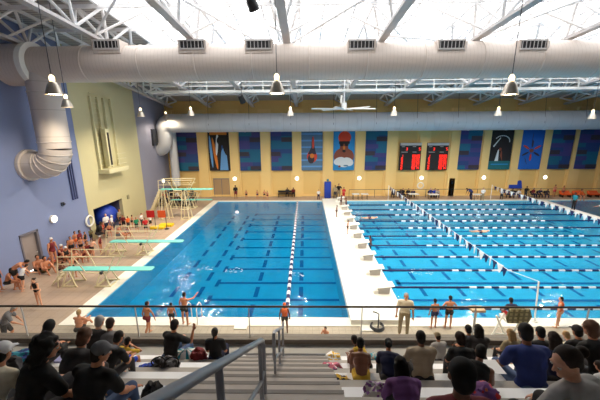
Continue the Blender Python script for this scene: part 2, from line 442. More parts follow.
MB().tube((XL + .02, DY, pts[-1][2]), (XL + .22, DY, pts[-1][2]), 1.0, n=32).build('wall_flange', dropm, t, True)
for px in (108, 193, 259, 361, 450, 531):
    c = W(px, 46, Y=DY - .75)
    w = .78
    b = MB().box((c.x - w, DY - .98, c.z - .42), (c.x + w, DY, c.z + .3)).build('air_diffuser', ductm, t, bevel=.02)
    gr = MB().box((c.x - w + .1, DY - 1.0, c.z - .18), (c.x + w - .1, DY - .97, c.z + .24))
    gr.build('grille_recess', dark, b)
    gl = MB()
    for k in range(8): gl.box((c.x - w + .13 + k * .205, DY - 1.03, c.z - .16), (c.x - w + .16 + k * .205, DY - .985, c.z + .22))
    gl.box((c.x - w + .08, DY - 1.04, c.z + .2), (c.x + w - .08, DY - .98, c.z + .28)); gl.box((c.x - w + .08, DY - 1.04, c.z - .24), (c.x + w - .08, DY - .98, c.z - .16))
    gl.build('louver', greysteel, b)
for px in (30, 85, 200, 300, 400, 505, 560):
    x = W(px, 60, Y=DY).x
    MB().tube((x, DY, DZC + .9), (x, DY, zr(DY) - .1), .012, n=4).build('hanger_rod', steel, t)
# far duct
t = thing('ventilation_duct', (-16, 37.8, 5), 'pale grey round ventilation duct running along the top of the far yellow wall', 'duct')
fy, fz, fr = 37.9, 9.55, 1.08
x0 = W(163, 120, Y=fy).x
g = MB().lathe(duct_profile(x0 + .9, XR - .05, fr, fr, 4.2), (0, fy, fz), 28, ax='x'); g.build('duct_pipe', duct2m, t, True)
g = MB(); pts = []
for k in range(6):
    a = math.pi / 2 * k / 5; pts.append((x0 + .9 - .95 * math.sin(a), fy, fz - .95 + .95 * math.cos(a)))
pts += [(x0 - .05, fy, 7.4)]
for k in range(1, 6):
    a = math.pi / 2 * k / 5; pts.append((x0 - .05 - .9 + .9 * math.cos(a), fy, 7.4 - .9 * math.sin(a)))
pts += [(XL + .03, fy, 6.5)]
g.path(pts, [fr, fr * .98, fr * .95, fr * .92, fr * .9] + [.85] * (len(pts) - 5), 28); g.build('elbow', duct2m, t, True)
MB().tube((x0 + .5, fy + .9, 1.8), (x0 + .5, fy + .9, 8.6), .5, n=20).build('drop_pipe', duct2m, t, True)
for px in (210, 250, 291, 333, 375, 415, 455, 495, 540, 580):
    x = W(px, 110, Y=fy).x
    MB().tube((x, fy - fr - .01, fz - .3), (x, fy - .6, zr(fy) - .05), .02, n=4).build('hanger_rod', darkgrey, t)
# flue panel on the blue wall beside elbow, small fittings
p = W(66, 165, X=XL); q = W(72, 200, X=XL)
t = thing('wall_conduit', (XL, p.y, q.z), 'narrow blue conduit panel on the blue wall behind the duct elbow', 'conduit')
for s in (0, .22, .44): MB().box((XL, p.y + s, q.z), (XL + .12, p.y + s + .09, p.z + 1.2)).build('channel', mat('blue_conduit', (84, 96, 140), .6), t)
# ------------------------------------------------------------------ pendant lamps, fan, speakers
shade = mat('spun_aluminium_shade', (205, 196, 184), .35, .6)
bulb = mat('lamp_glow', (255, 226, 178), .5, emit=40)
bulbtop = mat('lamp_cap_glow', (255, 226, 180), .5, emit=3)
def pendant(px, py, Y, s, label):
    c = W(px, py, Y=Y)
    t = thing('pendant_lamp', c, label, 'lamp', 'bell pendant lamps')
    MB().lathe([(.05 * s, .36 * s), (.13 * s, .32 * s), (.2 * s, .2 * s), (.26 * s, .02 * s), (.3 * s, -.12 * s), (.31 * s, -.14 * s), (.28 * s, -.12 * s), (.24 * s, .02 * s), (.16 * s, .22 * s), (.04, .3 * s)], c, 20).build('lamp_shade', shade, t, True)
    MB().lathe([(.0, .2 * s), (.1 * s, .1 * s), (.22 * s, -.04 * s), (.27 * s, -.11 * s), (0, -.12 * s)], c, 16).build('bulb', bulb, t, True)
    MB().lathe([(0, .6 * s), (.05 * s, .58 * s), (.1 * s, .5 * s), (.09 * s, .36 * s), (0, .34 * s)], c, 12).build('lamp_cap', bulbtop, t, True)
    ld = bpy.data.lights.new('lamp_light', 'SPOT'); ld.energy = 500 if Y > 30 else 1000 if px < 150 else 2400; ld.color = (1, .84, .62); ld.shadow_soft_size = .2; ld.spot_size = math.radians(165); ld.spot_blend = .5
    lo = bpy.data.objects.new('lamp_light', ld); COL.objects.link(lo); lo.parent = t; lo.location = (0, 0, -.16 * s)
    MB().tube(c + V((0, 0, .58 * s)), (c.x, c.y, zr(c.y) - .05), .014, n=5).build('cable', darkgrey, t)
pendant(54, 91, 12.4, 1.0, 'large bell pendant lamp in front of the duct collar at far left')
pendant(277, 90, 12.4, 1.0, 'large bell pendant lamp hanging in front of the middle of the duct')
pendant(510, 91, 12.4, 1.0, 'large bell pendant lamp hanging in front of the duct at right')
pendant(67, 105, 17.4, .95, 'bell pendant lamp just below the duct beside the drop pipe')
pendant(141, 115, 27, 1.0, 'bell pendant lamp against the grey blue wall section')
pendant(166, 117, 36, 1.0, 'bell pendant lamp glowing against the end of the far duct')
pendant(191, 114, 27, 1.0, 'small bell pendant lamp above the leftmost banner')
pendant(290.5, 114, 27, 1.0, 'small bell pendant lamp above the middle of the dive pool')
pendant(394, 114, 27, 1.0, 'small bell pendant lamp above the left scoreboard')
pendant(498, 114, 27, 1.0, 'small bell pendant lamp above the black banner')
pendant(592, 117, 27, 1.0, 'small bell pendant lamp at the far right edge')
c = W(344, 109, Y=29.5)
t = thing('ceiling_fan', c, 'large white ceiling fan hanging in the middle of the hall', 'fan')
MB().tube(c + V((0, 0, -.1)), c + V((0, 0, .55)), .24, n=14).build('hub', white, t, True)
MB().tube(c + V((0, 0, .5)), (c.x, c.y, zr(c.y) - .1), .05, n=8).build('downrod', steel, t)
MB().box(c + V((-.35, -.3, .5)), c + V((-.2, .1, 1.2))).build('motor_box', white, t)
for k in range(6):
    a = math.radians(8 + 60 * k); d = V((math.cos(a), math.sin(a), 0)); n_ = V((-d.y, d.x, 0)); g = MB()
    g.add([c + d * .2 + n_ * .1 + V((0, 0, .03)), c + d * .2 - n_ * .1 - V((0, 0, .03)), c + d * 3.0 - n_ * .13 - V((0, 0, .03)), c + d * 3.0 + n_ * .13 + V((0, 0, .05)),
           c + d * .2 + n_ * .1 + V((0, 0, .06)), c + d * .2 - n_ * .1, c + d * 3.0 - n_ * .13, c + d * 3.0 + n_ * .13 + V((0, 0, .08))],
          [(0,3,2,1),(4,5,6,7),(0,1,5,4),(1,2,6,5),(2,3,7,6),(3,0,4,7)])
    g.build('blade', white, t)
def speaker(px, py, Y, s, label):
    c = W(px, py, Y=Y); t = thing('hanging_speaker', c, label, 'speaker')
    MB().tube(c + V((-.1 * s, -.25 * s, .35 * s)), c + V((.12 * s, .2 * s, -.3 * s)), .24 * s, .32 * s, n=14).build('speaker_horn', dark, t, True)
    MB().box(c + V((-.14 * s, -.1 * s, -.1 * s)), c + V((.14 * s, .3 * s, .3 * s))).build('speaker_body', dark, t)
    MB().tube(c + V((0, .1, .2 * s)), (c.x, c.y + .1, zr(c.y) - .05), .03, n=6).build('bracket', darkgrey, t)
speaker(251.5, 3, 15.6, .8, 'black cylindrical speaker hanging in front of the skylight')
speaker(241.5, 99, 29, .9, 'small black speaker on a truss below the catwalk')
# ------------------------------------------------------------------ wall fittings
glow = mat('wall_lamp_glow', (255, 244, 220), .5, emit=5)
def wall_lamp(c, ax, label):
    t = thing('wall_lamp', c, label, 'lamp', 'round wall lamps'); d = V((1, 0, 0)) if ax == 'x' else V((0, -1, 0)); c = V(c)
    MB().tube(c, c + d * .16, .27, n=20).build('housing', white, t, True)
    MB().tube(c + d * .15, c + d * .2, .23, .2, n=20).build('diffuser', glow, t, True)
for px, w in ((235, 'left of the diving clock bay'), (297, 'above the black bench'), (359, 'right of the red capped swimmer'), (421, 'below and between the two scoreboards'), (483, 'left of the black banner'), (544, 'right of the blue starfish banner')):
    p = W(px, 178.5, Y=YF - .22); wall_lamp((p.x, YF - .23, 2.45), 'y', 'round glowing wall lamp on the far wall, ' + w)
p = W(52, 219, X=XL); wall_lamp((XL + .01, p.y, p.z), 'x', 'round glowing wall lamp on the blue wall near the grey door')
p = W(162, 181, X=XL); wall_lamp((XL + .01, p.y, p.z), 'x', 'round glowing wall lamp on the grey blue wall behind the high board')
def ring(c, ax, R, label):
    tag(MB().torus(c, R, .075, ax, 24, 8, colors=[0]).build('life_ring', [white, orange], smooth=True), label, 'life ring')
p = W(88.5, 221, X=XL); ring((XL + .1, p.y, p.z), 'x', .42, 'white life ring on the pale yellow wall beside the alcove')
p = W(420.5, 185.5, Y=YF - .3); ring((p.x, YF - .3, p.z), 'y', .38, 'white life ring on the far wall below the scoreboards')
# door in the blue wall
d = MB().box((XL - .2, DY0, 0), (XL - .12, DY1, DZ)).build('door_1', mat('tan_door', (150, 140, 138), .6)); struct(d)
g = MB(); fr_ = mat('door_frame_grey', (112, 110, 122), .5)
g.box((XL - .22, DY0 - .08, 0), (XL + .05, DY0 + .02, DZ + .1)); g.box((XL - .22, DY1 - .02, 0), (XL + .05, DY1 + .14, DZ + .1)); g.box((XL - .22, DY0 - .08, DZ), (XL + .05, DY1 + .14, DZ + .14))
g.build('door_frame', fr_, d)
MB().tube((XL - .12, DY1 - .15, 1.05), (XL - .02, DY1 - .15, 1.05), .03).build('door_handle', steel, d)
# double door on the far wall
a = W(214, 179, Y=YF); b = W(229, 179, Y=YF)
dm = mat('brown_door', (168, 140, 104), .6)
d = MB().box((a.x, YF - .06, 0), (b.x, YF - .01, 2.35)).build('door_2', dm); struct(d)
MB().box((a.x - .08, YF - .1, 0), (a.x, YF, 2.45)).box((b.x, YF - .1, 0), (b.x + .08, YF, 2.45)).box((a.x, YF - .1, 2.35), (b.x, YF, 2.45)).box(((a.x + b.x) / 2 - .03, YF - .1, 0), ((a.x + b.x) / 2 + .03, YF, 2.35)).build('door_frame', fr_, d)
a = W(448.5, 179, Y=YF); b = W(454, 179, Y=YF)
d = MB().box((a.x, YF - .3, 0), (b.x, YF - .23, 2.35)).build('door_3', mat('dark_wood_door', (130, 74, 44), .6)); struct(d)
MB().box((a.x + .25, YF - .33, 1.6), (b.x - .25, YF - .3, 2.0)).build('door_window', dark, d)
# wall hoist on the pale yellow wall
p = W(98, 172, X=XL); q = W(119, 170, X=XL); top = 11.6
hm = mat('pale_yellow_steel', (204, 200, 166), .6)
t = thing('wall_hoist', (XL, p.y, p.z), 'pale yellow ladder frame and shelf mounted high on the yellow side wall', 'ladder')
MB().box((XL + .02, p.y, p.z - .15), (XL + 1.0, q.y, p.z + .2)).build('shelf', hm, t)
for y in (p.y + .1, p.y + 1.0, q.y - 1.2, q.y - .2): MB().box((XL + .05, y, p.z + .2), (XL + .25, y + .12, top)).build('upright', hm, t)
for k in range(16): MB().tube((XL + .15, p.y + .15, p.z + .5 + k * .4), (XL + .15, p.y + 1.05, p.z + .5 + k * .4), .03, n=6).build('rung', hm, t)
MB().box((XL + .3, p.y + .7, p.z + .4), (XL + .7, p.y + 1.2, p.z + 3.6)).build('side_panel', hm, t)
MB().box((XL + .7, p.y + .85, p.z + .5), (XL + .72, p.y + 1.1, p.z + 3.3)).build('slot', dark, t)
for k in range(3): MB().tube((XL + .9, q.y - 1.5, p.z + .5 + k * .45), (XL + .9, q.y - .1, p.z + .5 + k * .45), .035, n=6).build('guard_rail', hm, t)
p = W(62, 204, X=XL); tag(MB().box((XL, p.y - .12, p.z - .12), (XL + .1, p.y + .12, p.z + .12)).tube((XL + .1, p.y, p.z), (XL + .22, p.y, p.z), .07).build('alarm_box', darkgrey), 'small dark alarm box high on the blue wall', 'alarm')
p = W(127.5, 197, X=XL); tag(MB().box((XL + .02, p.y - .15, p.z - .2), (XL + .1, p.y + .15, p.z + .2)).box((XL + .1, p.y - .1, p.z - .14), (XL + .12, p.y + .1, p.z + .14)).build('control_box', mat('grey_box', (140, 136, 110), .6)), 'small grey control box on the pale yellow wall right of the alcove', 'box')
tag(MB().ball((XL - .75, 27.3, 1.15), 1.0, 20, sq=(1, 1.15, 1)).build('tarp_pile', blue, smooth=True), 'bright blue rounded vinyl cover standing in the alcove', 'cover')
p = W(154, 135, X=XL)
tag(MB().box((XL, p.y - .7, 7.0), (XL + .2, p.y + .7, 8.9)).box((XL + .2, p.y - .6, 7.1), (XL + .22, p.y + .6, 8.8)).build('wall_vent', darkgrey), 'dark square vent grille on the wall behind the far duct elbow', 'vent')
# ------------------------------------------------------------------ banners
bt, bp_, bb, bk = mat('banner_teal', (14, 96, 128), .7), mat('banner_purple', (62, 58, 122), .7), mat('banner_blue', (30, 62, 120), .7), mat('banner_brown', (52, 44, 56), .7)
skinp = mat('print_skin', (128, 66, 48), .7); capr = mat('print_red', (206, 66, 36), .7); pw_ = mat('print_white', (206, 214, 220), .7)
pgb = mat('print_grey_blue', (82, 116, 146), .7); psky = mat('print_sky_blue', (30, 132, 196), .7); pblk = mat('print_black', (22, 18, 22), .7)
por = mat('print_orange', (206, 120, 40), .7); pstar = mat('print_star_blue', (22, 96, 190), .7); pteal = mat('print_teal', (22, 100, 110), .7)
cal = mat('print_pale_blue', (96, 150, 206), .7)
BMATS = [bt, bp_, bb, bk, skinp, capr, pw_, pgb, psky, pblk, por, pstar, pteal, cal]
BYY = YF - .34
class Ban:
    def __init__(s, px, label, w=2.72, top=8.45, h=4.95):
        s.x = W(px, 150, Y=BYY).x; s.w = w; s.t = top; s.h = h; s.g = MB(); s.lv = 0
        s.label = label
        s.g.box((s.x - w / 2, BYY, top - h), (s.x + w / 2, BYY + .03, top), 7)
        s.g.tube((s.x - w / 2 - .03, BYY + .015, top), (s.x + w / 2 + .03, BYY + .015, top), .04, mi=9)
        for u in (-.8, .8): s.g.box((s.x + u - .03, BYY + .01, top), (s.x + u + .03, BYY + .12, top + .3), 9)
    def poly(s, pts, mi):     # points in 0..1 across, 0..1 up
        s.lv += .003; y = BYY - s.lv
        P = [(s.x + (u - .5) * s.w, y, s.t - s.h + v * s.h) for u, v in pts]
        s.g.add(P, [tuple(range(len(P)))], mi)
    def rect(s, u0, v0, u1, v1, mi): s.poly([(u0, v0), (u1, v0), (u1, v1), (u0, v1)], mi)
    def ell(s, cu, cv, ru, rv, mi, rot=0, n=18):
        P = []
        for i in range(n):
            a = 2 * math.pi * i / n; x, y = ru * math.cos(a) * s.w, rv * math.sin(a) * s.h
            P.append((cu + (x * math.cos(rot) - y * math.sin(rot)) / s.w, cv + (x * math.sin(rot) + y * math.cos(rot)) / s.h))
        s.poly(P, mi)
    def done(s): tag(s.g.build('banner', BMATS), s.label, 'banner', 'banners on the far wall')
def checker(px, label, seed):
    b = Ban(px, label); rnd = random.Random(seed); n = 9
    pat = [0, 0, 1, 2, 1, 0, 2, 0, 1, 1, 2, 0, 0, 2, 1, 2]
    for r in range(n):
        v0, v1 = r / n, (r + 1) / n; off = rnd.choice((.35, .5, .6)); c = pat[(r + seed * 3) % 16]; c2 = pat[(r * 5 + seed) % 16]
        b.rect(0, v0, off, v1, c); b.rect(off, v0, 1, v1, c2)
    for (u0, v0, u1, v1) in ((.5, .74, 1, .86), (0, .38, .45, .49), (.5, .02, 1, .12)): b.rect(u0, v0, u1, v1, 3)
    b.done()
for i, (px, w) in enumerate(((187, 'leftmost of all'), (250, 'right of the black and orange banner'), (281.5, 'left of the grey blue diver banner'), (376, 'right of the red capped swimmer banner'),
                             (470, 'left of the black sketch banner'), (561, 'right of the blue starfish banner'), (588, 'farthest right'))):
    checker(px, 'teal and purple checkered banner on the wall, ' + w, i)
b = Ban(219, 'black, orange and pale blue photo banner above the brown double door')
b.rect(0, 0, 1, 1, 9); b.ell(.3, .45, .07, .42, 10, .12); b.ell(.42, .7, .06, .3, 6, -.1); b.ell(.12, .5, .06, .42, 13, .05); b.ell(.7, .45, .1, .35, 2); b.poly([(.5, .02), (.9, .02), (.85, .5), (.72, .62), (.6, .5)], 13)
b.ell(.62, .78, .2, .12, 9); b.ell(.8, .6, .1, .2, 9, .2); b.rect(.1, .93, .9, 1, 10); b.done()
b = Ban(312, 'grey blue banner with a red suited diver seen head down')
for k in range(12): b.rect(0, k / 12, 1, k / 12 + .04, 13 if k % 2 else 7)
b.ell(.5, .36, .24, .16, 5, 0); b.ell(.46, .3, .16, .12, 3); b.poly([(.3, .42), (.7, .42), (.62, .62), (.58, .86), (.5, .86), (.47, .6)], 3); b.ell(.55, .72, .05, .16, 5); b.ell(.5, .38, .1, .06, 10); b.done()
b = Ban(344, 'banner showing a goggled swimmer in a red cap splashing on blue')
b.rect(0, 0, 1, 1, 8); b.ell(.5, .36, .48, .22, 4); b.ell(.5, .55, .2, .2, 4); b.ell(.52, .84, .3, .16, 5); b.rect(.26, .68, .76, .75, 9); b.ell(.38, .66, .09, .04, 9); b.ell(.62, .66, .09, .04, 9); b.ell(.5, .5, .08, .04, 9); b.ell(.5, .58, .05, .05, 10)
b.ell(.3, .24, .28, .1, 6, .3); b.ell(.68, .22, .28, .11, 6, -.3); b.ell(.5, .18, .3, .1, 6); b.ell(.3, .1, .06, .03, 4); b.ell(.6, .12, .12, .02, 7); b.done()
b = Ban(501, 'black banner with a pale sketched figure over teal water')
b.rect(0, 0, 1, 1, 9); b.rect(0, 0, 1, .22, 12)
import math as _m
for k in range(10):
    a = k * .28; b.ell(.5 + .34 * _m.cos(a), .72 + .14 * _m.sin(a), .05, .012, 6, a + 1.57)
b.poly([(.25, .22), (.35, .5), (.4, .52), (.42, .22)], 6); b.poly([(.6, .22), (.55, .45), (.5, .5), (.48, .36)], 4); b.poly([(.1, .6), (.4, .82), (.42, .8), (.14, .57)], 6); b.ell(.45, .52, .06, .04, 4); b.rect(.1, .12, .9, .15, 8); b.done()
b = Ban(531.5, 'bright blue banner with a brown star of swimmers joined at the middle')
b.rect(0, 0, 1, 1, 11)
for k in range(6):
    a = .5 + k * _m.pi / 3; b.ell(.5 + .3 * _m.cos(a), .48 + .17 * _m.sin(a), .17, .025, 3 if k % 2 else 5, a)
b.ell(.5, .48, .1, .05, 4); b.ell(.47, .8, .015, .12, 3); b.ell(.3, .22, .015, .1, 3, .4); b.done()
# scoreboards
led = mat('red_led', (255, 50, 30), .5, emit=.9); sbw = mat('scoreboard_header', (176, 178, 180), .5)
segs = {0: 'abcdef', 1: 'bc', 2: 'abged', 3: 'abgcd', 4: 'fgbc', 5: 'afgcd', 6: 'afgedc', 7: 'abc', 8: 'abcdefg', 9: 'abcdfg'}
def digit(g, x, z, w, h, n, y):
    t = .22 * w; L = {'a': ((0, h - t), (w, h)), 'g': ((0, h / 2 - t / 2), (w, h / 2 + t / 2)), 'd': ((0, 0), (w, t)), 'f': ((0, h / 2), (t, h)), 'b': ((w - t, h / 2), (w, h)), 'e': ((0, 0), (t, h / 2)), 'c': ((w - t, 0), (w, h / 2))}
    for c in segs[n]:
        (a, b), (c2, d2) = L[c]; g.box((x + a, y - .03, z + b), (x + c2, y, z + d2))
for px, w in ((410, 'left'), (437, 'right')):
    c = W(px, 156.5, Y=YF - .4); x0, x1 = c.x - 1.35, c.x + 1.35; z0, z1 = c.z - 1.75, c.z + 1.72; y = YF - .48
    t = thing('scoreboard', (c.x, YF - .4, z0), 'black scoreboard with red digits on the far wall, %s one of the pair' % w, 'scoreboard', 'scoreboards')
    MB().box((x0, y, z0), (x1, YF - .22, z1)).build('panel', dark, t)
    MB().box((x0, y - .03, z1 - .32), (x1, y, z1)).build('header_strip', sbw, t)
    g = MB()
    for k in range(6): digit(g, x0 + .22, z0 + .12 + k * .32, .2, .27, 6 - k, y)
    for k in range(6):
        for j in range(4): digit(g, x0 + 1.62 + j * .23 + (.06 if j > 1 else 0), z0 + .12 + k * .32, .18, .27, (k * 7 + j * 3 + 5) % 10, y)
    digit(g, x0 + .75, z1 - .95, .2, .36, 3, y); digit(g, x1 - .32, z1 - .95, .2, .36, 5, y)
    g.build('led_digit_field', led, t)
    MB().box((x0 + .2, y - .02, z1 - .5), (x0 + .6, y, z1 - .44)).box((x0 + 1.6, y - .02, z1 - .5), (x0 + 2.0, y, z1 - .44)).box((x0 + .2, y - .02, z1 - 1.18), (x0 + 1.0, y, z1 - 1.12)).box((x0 + 1.6, y - .02, z1 - 1.18), (x0 + 2.1, y, z1 - 1.12)).build('caption_bars', sbw, t)
# ------------------------------------------------------------------ lane ropes, flags, blocks
ropew = ['nearest the stand', 'second from the stand', 'third from the stand', 'fourth from the stand', 'fifth from the stand', 'sixth from the stand', 'seventh from the stand', 'eighth from the stand', 'ninth from the stand', 'second from the far deck', 'closest to the far deck']
for n in range(11):
    y = ROPE0 + LANE * n; g = MB(); x = RX0 + .02; k = 0; L = .42
    while x < RX1 - .05:
        x2 = min(x + L, RX1 - .02); mi = 0
        if RX0 + 4.6 < x < RX1 - 4.6: mi = k % 2
        g.tube((x, y, -.02), (x2 - .03, y, -.02), .065, n=8, mi=mi); g.tube((x2 - .03, y, -.02), (x2, y, -.02), .03, n=6, mi=0); x = x2; k += 1
    tag(g.build('lane_rope', [navy, floatw], smooth=True), 'blue and white float lane rope across the lap pool, ' + ropew[n], 'lane rope', 'lane ropes')
g = MB(); y = PY0 + .1; k = 0
while y < PY1 - .1:
    g.tube((-.95, y, 0), (-.95, y + .36, 0), .1, n=8, mi=k % 2); g.tube((-.95, y + .36, 0), (-.95, y + .4, 0), .03, n=6); y += .4; k += 1
tag(g.build('lane_rope', [navy, floatw], smooth=True), 'blue and white float rope running lengthwise through the diving pool', 'lane rope')
def flags(x, label, z=1.85, y0=PY0 - .2, y1=PY1 + .2, pole=True):
    t = thing('flag_line', (x, y0, 0), label, 'pennant line')
    MB().tube((x, y0, z), (x, y1, z), .012, n=5).build('cord', floatw, t)
    protos = []
    for mi in (navy, floatw):
        g = MB(); g.prism([(y0 - .19, z), (y0 + .19, z), (y0 + .03, z - .48), (y0 - .03, z - .48)], 'x', x - .006, x + .006); protos.append(g.build('pennant', mi, t))
    n = int((y1 - y0 - .6) / .42)
    for i in range(n):
        o = protos[i % 2]
        if i > 1: o = o.copy(); COL.objects.link(o)
        o.location = (.03 * math.sin(i * 2.1), .3 + i * .42, 0); o.rotation_euler = (0, 0, .35 * math.sin(i * 1.7))
    if not pole: MB().tube((x, y0, z), (10.9, PY0 + .1, 1.9), .012, n=5).build('cord', floatw, t)
    for yy in (y0, y1)[0 if pole else 1:]:
        MB().tube((x, yy, .03), (x, yy, z + .1), .03, n=8).build('pole', steel, t)
flags(10.3, 'backstroke flags in blue and white strung over the left part of the lap pool', y0=14.6, pole=False)
flags(22.9, 'backstroke flags in blue and white strung over the right end of the lap pool')
tag(MB().tube((10.75, PY0 - .25, .03), (10.9, PY0 + .1, 1.9), .035, n=8).torus((10.75, PY0 - .25, .05), .1, .03, 'z', 12, 6).build('flag_stanchion', steel), 'leaning silver pole at the near edge of the lap pool by the guard chair', 'pole')
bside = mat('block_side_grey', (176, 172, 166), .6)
bw = ['nearest the stand', 'second from the stand', 'third from the stand', 'fourth from the stand', 'fifth from the stand', 'sixth from the stand', 'seventh from the stand', 'eighth from the stand', 'ninth from the stand', 'next to the farthest', 'farthest from the stand']
blk = None
def sub_block(y, label):
    x = RX0 - .62
    t = thing('starting_block', (x, y, BULK), label, 'starting block', 'starting blocks on the bulkhead')
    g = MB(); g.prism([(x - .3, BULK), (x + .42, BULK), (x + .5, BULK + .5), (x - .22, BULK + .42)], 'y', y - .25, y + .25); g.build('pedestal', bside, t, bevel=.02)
    g = MB(); g.prism([(x - .42, BULK + .42), (x + .72, BULK + .55), (x + .72, BULK + .61), (x - .42, BULK + .48)], 'y', y - .36, y + .36); g.build('platform', white, t, bevel=.01)
    g = MB(); g.box((x - .6, y - .22, BULK), (x - .3, y + .22, BULK + .2)); g.build('step', white, t)
    g = MB(); g.tube((x + .55, y - .28, BULK + .4), (x + .55, y + .28, BULK + .4), .018); g.build('backstroke_grip', steel, t)
    t.scale = (.8, .8, .85)
    return t
blk = sub_block(ROPE0 + LANE * .5, 'white starting block on the bulkhead, ' + bw[0])
for n in range(1, 11):
    y = ROPE0 + LANE * (n + .5)
    if n == 10: y = 36.3
    dup(blk, (RX0 - .62, y, BULK), 'white starting block on the bulkhead, ' + bw[n])
# ------------------------------------------------------------------ diving boards
def dive_board(Y, z, x0, x1, label, high=False, simple=False):
    t = thing('diving_board', ((x0 - 10.9) / 2, Y, 0), label, 'diving board')
    g = MB(); g.prism([(x0, Y - .26), (x1 - .1, Y - .26), (x1, Y - .2), (x1, Y + .2), (x1 - .1, Y + .26), (x0, Y + .26)], 'z', z - .06, z); g.build('board', turq, t, bevel=.01)
    xf = x0 + 2.35                   # fulcrum
    g = MB()
    for s in (-1, 1):
        g.bar((xf - .42, Y + s * .42, 0.02), (xf - .1, Y + s * .3, z - .12), .07, .07); g.bar((xf + .42, Y + s * .42, 0.02), (xf + .1, Y + s * .3, z - .12), .07, .07)
        if z > 2: g.bar((xf - .4, Y + s * .37, z * .35), (xf + .42, Y + s * .37, z * .35), .08, .08); g.bar((xf - .28, Y + s * .33, z * .68), (xf + .3, Y + s * .33, z * .68), .08, .08)
    [g.bar((xf - .5, Y + s * .42, .04), (xf + .5, Y + s * .42, .04), .08, .08) for s in (-1, 1)]; [g.bar((xf + q, Y - .42, .04), (xf + q, Y + .42, .04), .08, .08) for q in (-.42, .42)]; g.box((xf - .3, Y - .34, z - .16), (xf + .3, Y + .34, z - .08))
    g.build('fulcrum_stand', cream, t)
    MB().tube((xf, Y - .42, z - .12), (xf, Y + .42, z - .12), .09, n=12).build('fulcrum_roller', darkgrey, t)
    xa = x0 + .25
    g = MB()
    for s in (-1, 1):
        g.bar((xa - .3, Y + s * .4, .02), (xa, Y + s * .3, z - .06), .07, .07); g.bar((xa + .5, Y + s * .4, .02), (xa + .15, Y + s * .3, z - .06), .07, .07)
    [g.bar((xa - .35, Y + s * .4, .04), (xa + .55, Y + s * .4, .04), .07, .07) for s in (-1, 1)]; g.bar((xa - .35, Y - .4, .04), (xa - .35, Y + .4, .04), .07, .07); g.build('anchor_stand', cream, t)
    for s in (-1, 1):
        g = MB(); y = Y + s * .55; xr = xf + 1.0
        g.tube((x0 - .2, y, 0.02), (x0 + .1, y, z + .95), .028); g.tube((x0 + .1, y, z + .95), (xr, y, z + .95), .028); g.tube((x0 + .1, y, z + .5), (xr, y, z + .5), .024)
        g.tube((xr, y, z + .95), (xf + .4, Y + s * .42, z - .1), .028); g.tube((x0 + 1.0, y, z + .95), (x0 + 1.5, Y + s * .42, z - .1), .028)
        g.tube((x0 + 1.5, Y + s * .42, z - .1), (xf, Y + s * .36, z - .12), .03)
        g.build('guard_rail', cream, t)
    if high:
        g = MB(); xb = x0 - 1.5
        for s in (-1, 1):
            g.bar((xb, Y + s * .38, 0.02), (x0 + .05, Y + s * .32, z - .05), .09, .2)
        n = 11
        for k in range(1, n): 
            f = k / n; g.box((xb + (x0 - xb) * f - .12, Y - .36, z * f), (xb + (x0 - xb) * f + .12, Y + .36, z * f + .04))
        g.build('ladder_stairs', cream, t)
    else:
        g = MB()
        for k in range(3): g.box((x0 - .2 - .25 * (2 - k), Y - .28, (k + 1) * z / 3.6 - .04), (x0 - .25 * (2 - k), Y + .28, (k + 1) * z / 3.6))
        for s in (-1, 1): g.bar((x0 - .8, Y + s * .28, 0), (x0 - .05, Y + s * .28, z * .85), .04, .06)
        g.build('step', cream, t)
    return t
dive_board(16.6, 1.0, -14.15, -8.95, 'low turquoise diving board nearest the viewers on cream stand')
dive_board(21.1, 1.0, -14.2, -8.9, 'low turquoise diving board, second from the viewers, on cream stand')
dive_board(30.0, 3.1, -14.4, -9.2, 'high diving board on a tall cream tower with ladder stairs', high=True)
dive_board(34.4, 1.0, -15.4, -10.7, 'low diving board farthest away, behind the high board tower')
# ------------------------------------------------------------------ people
def capsule(g, p0, r0, p1, r1, n=10):
    p0 = V(p0); p1 = V(p1); w, x, y, L = g.frame(p0, p1); rings = []
    for a in (-90, -60, -30, 0): rings.append((p0 + w * (r0 * math.sin(math.radians(a))), r0 * math.cos(math.radians(a))))
    for a in (0, 30, 60, 90): rings.append((p1 + w * (r1 * math.sin(math.radians(a))), r1 * math.cos(math.radians(a))))
    vs = []
    for c, r in rings:
        r = max(r, .0005)
        for i in range(n):
            t = 2 * math.pi * i / n; vs.append(c + x * (r * math.cos(t)) + y * (r * math.sin(t)))
    fs = [(k * n + i, k * n + (i + 1) % n, (k + 1) * n + (i + 1) % n, (k + 1) * n + i) for k in range(len(rings) - 1) for i in range(n)]
    fs += [tuple(range(n))[::-1], tuple(range((len(rings) - 1) * n, len(rings) * n))]
    g.add(vs, fs)
def ellips(g, c, ax, rad, n=14):
    c = V(c); X, Y, Z = ax; m = n // 2; vs = []
    for j in range(m + 1):
        a = math.pi * j / m; sa = max(math.sin(a), .01)
        for i in range(n):
            b = 2 * math.pi * i / n
            vs.append(c + X * (rad[0] * sa * math.cos(b)) + Y * (rad[1] * sa * math.sin(b)) + Z * (rad[2] * math.cos(a)))
    fs = [(j * n + i, (j + 1) * n + i, (j + 1) * n + (i + 1) % n, j * n + (i + 1) % n) for j in range(m) for i in range(n)]
    fs += [tuple(range(n)), tuple(range(m * n, m * n + n))[::-1]]
    g.add(vs, fs)
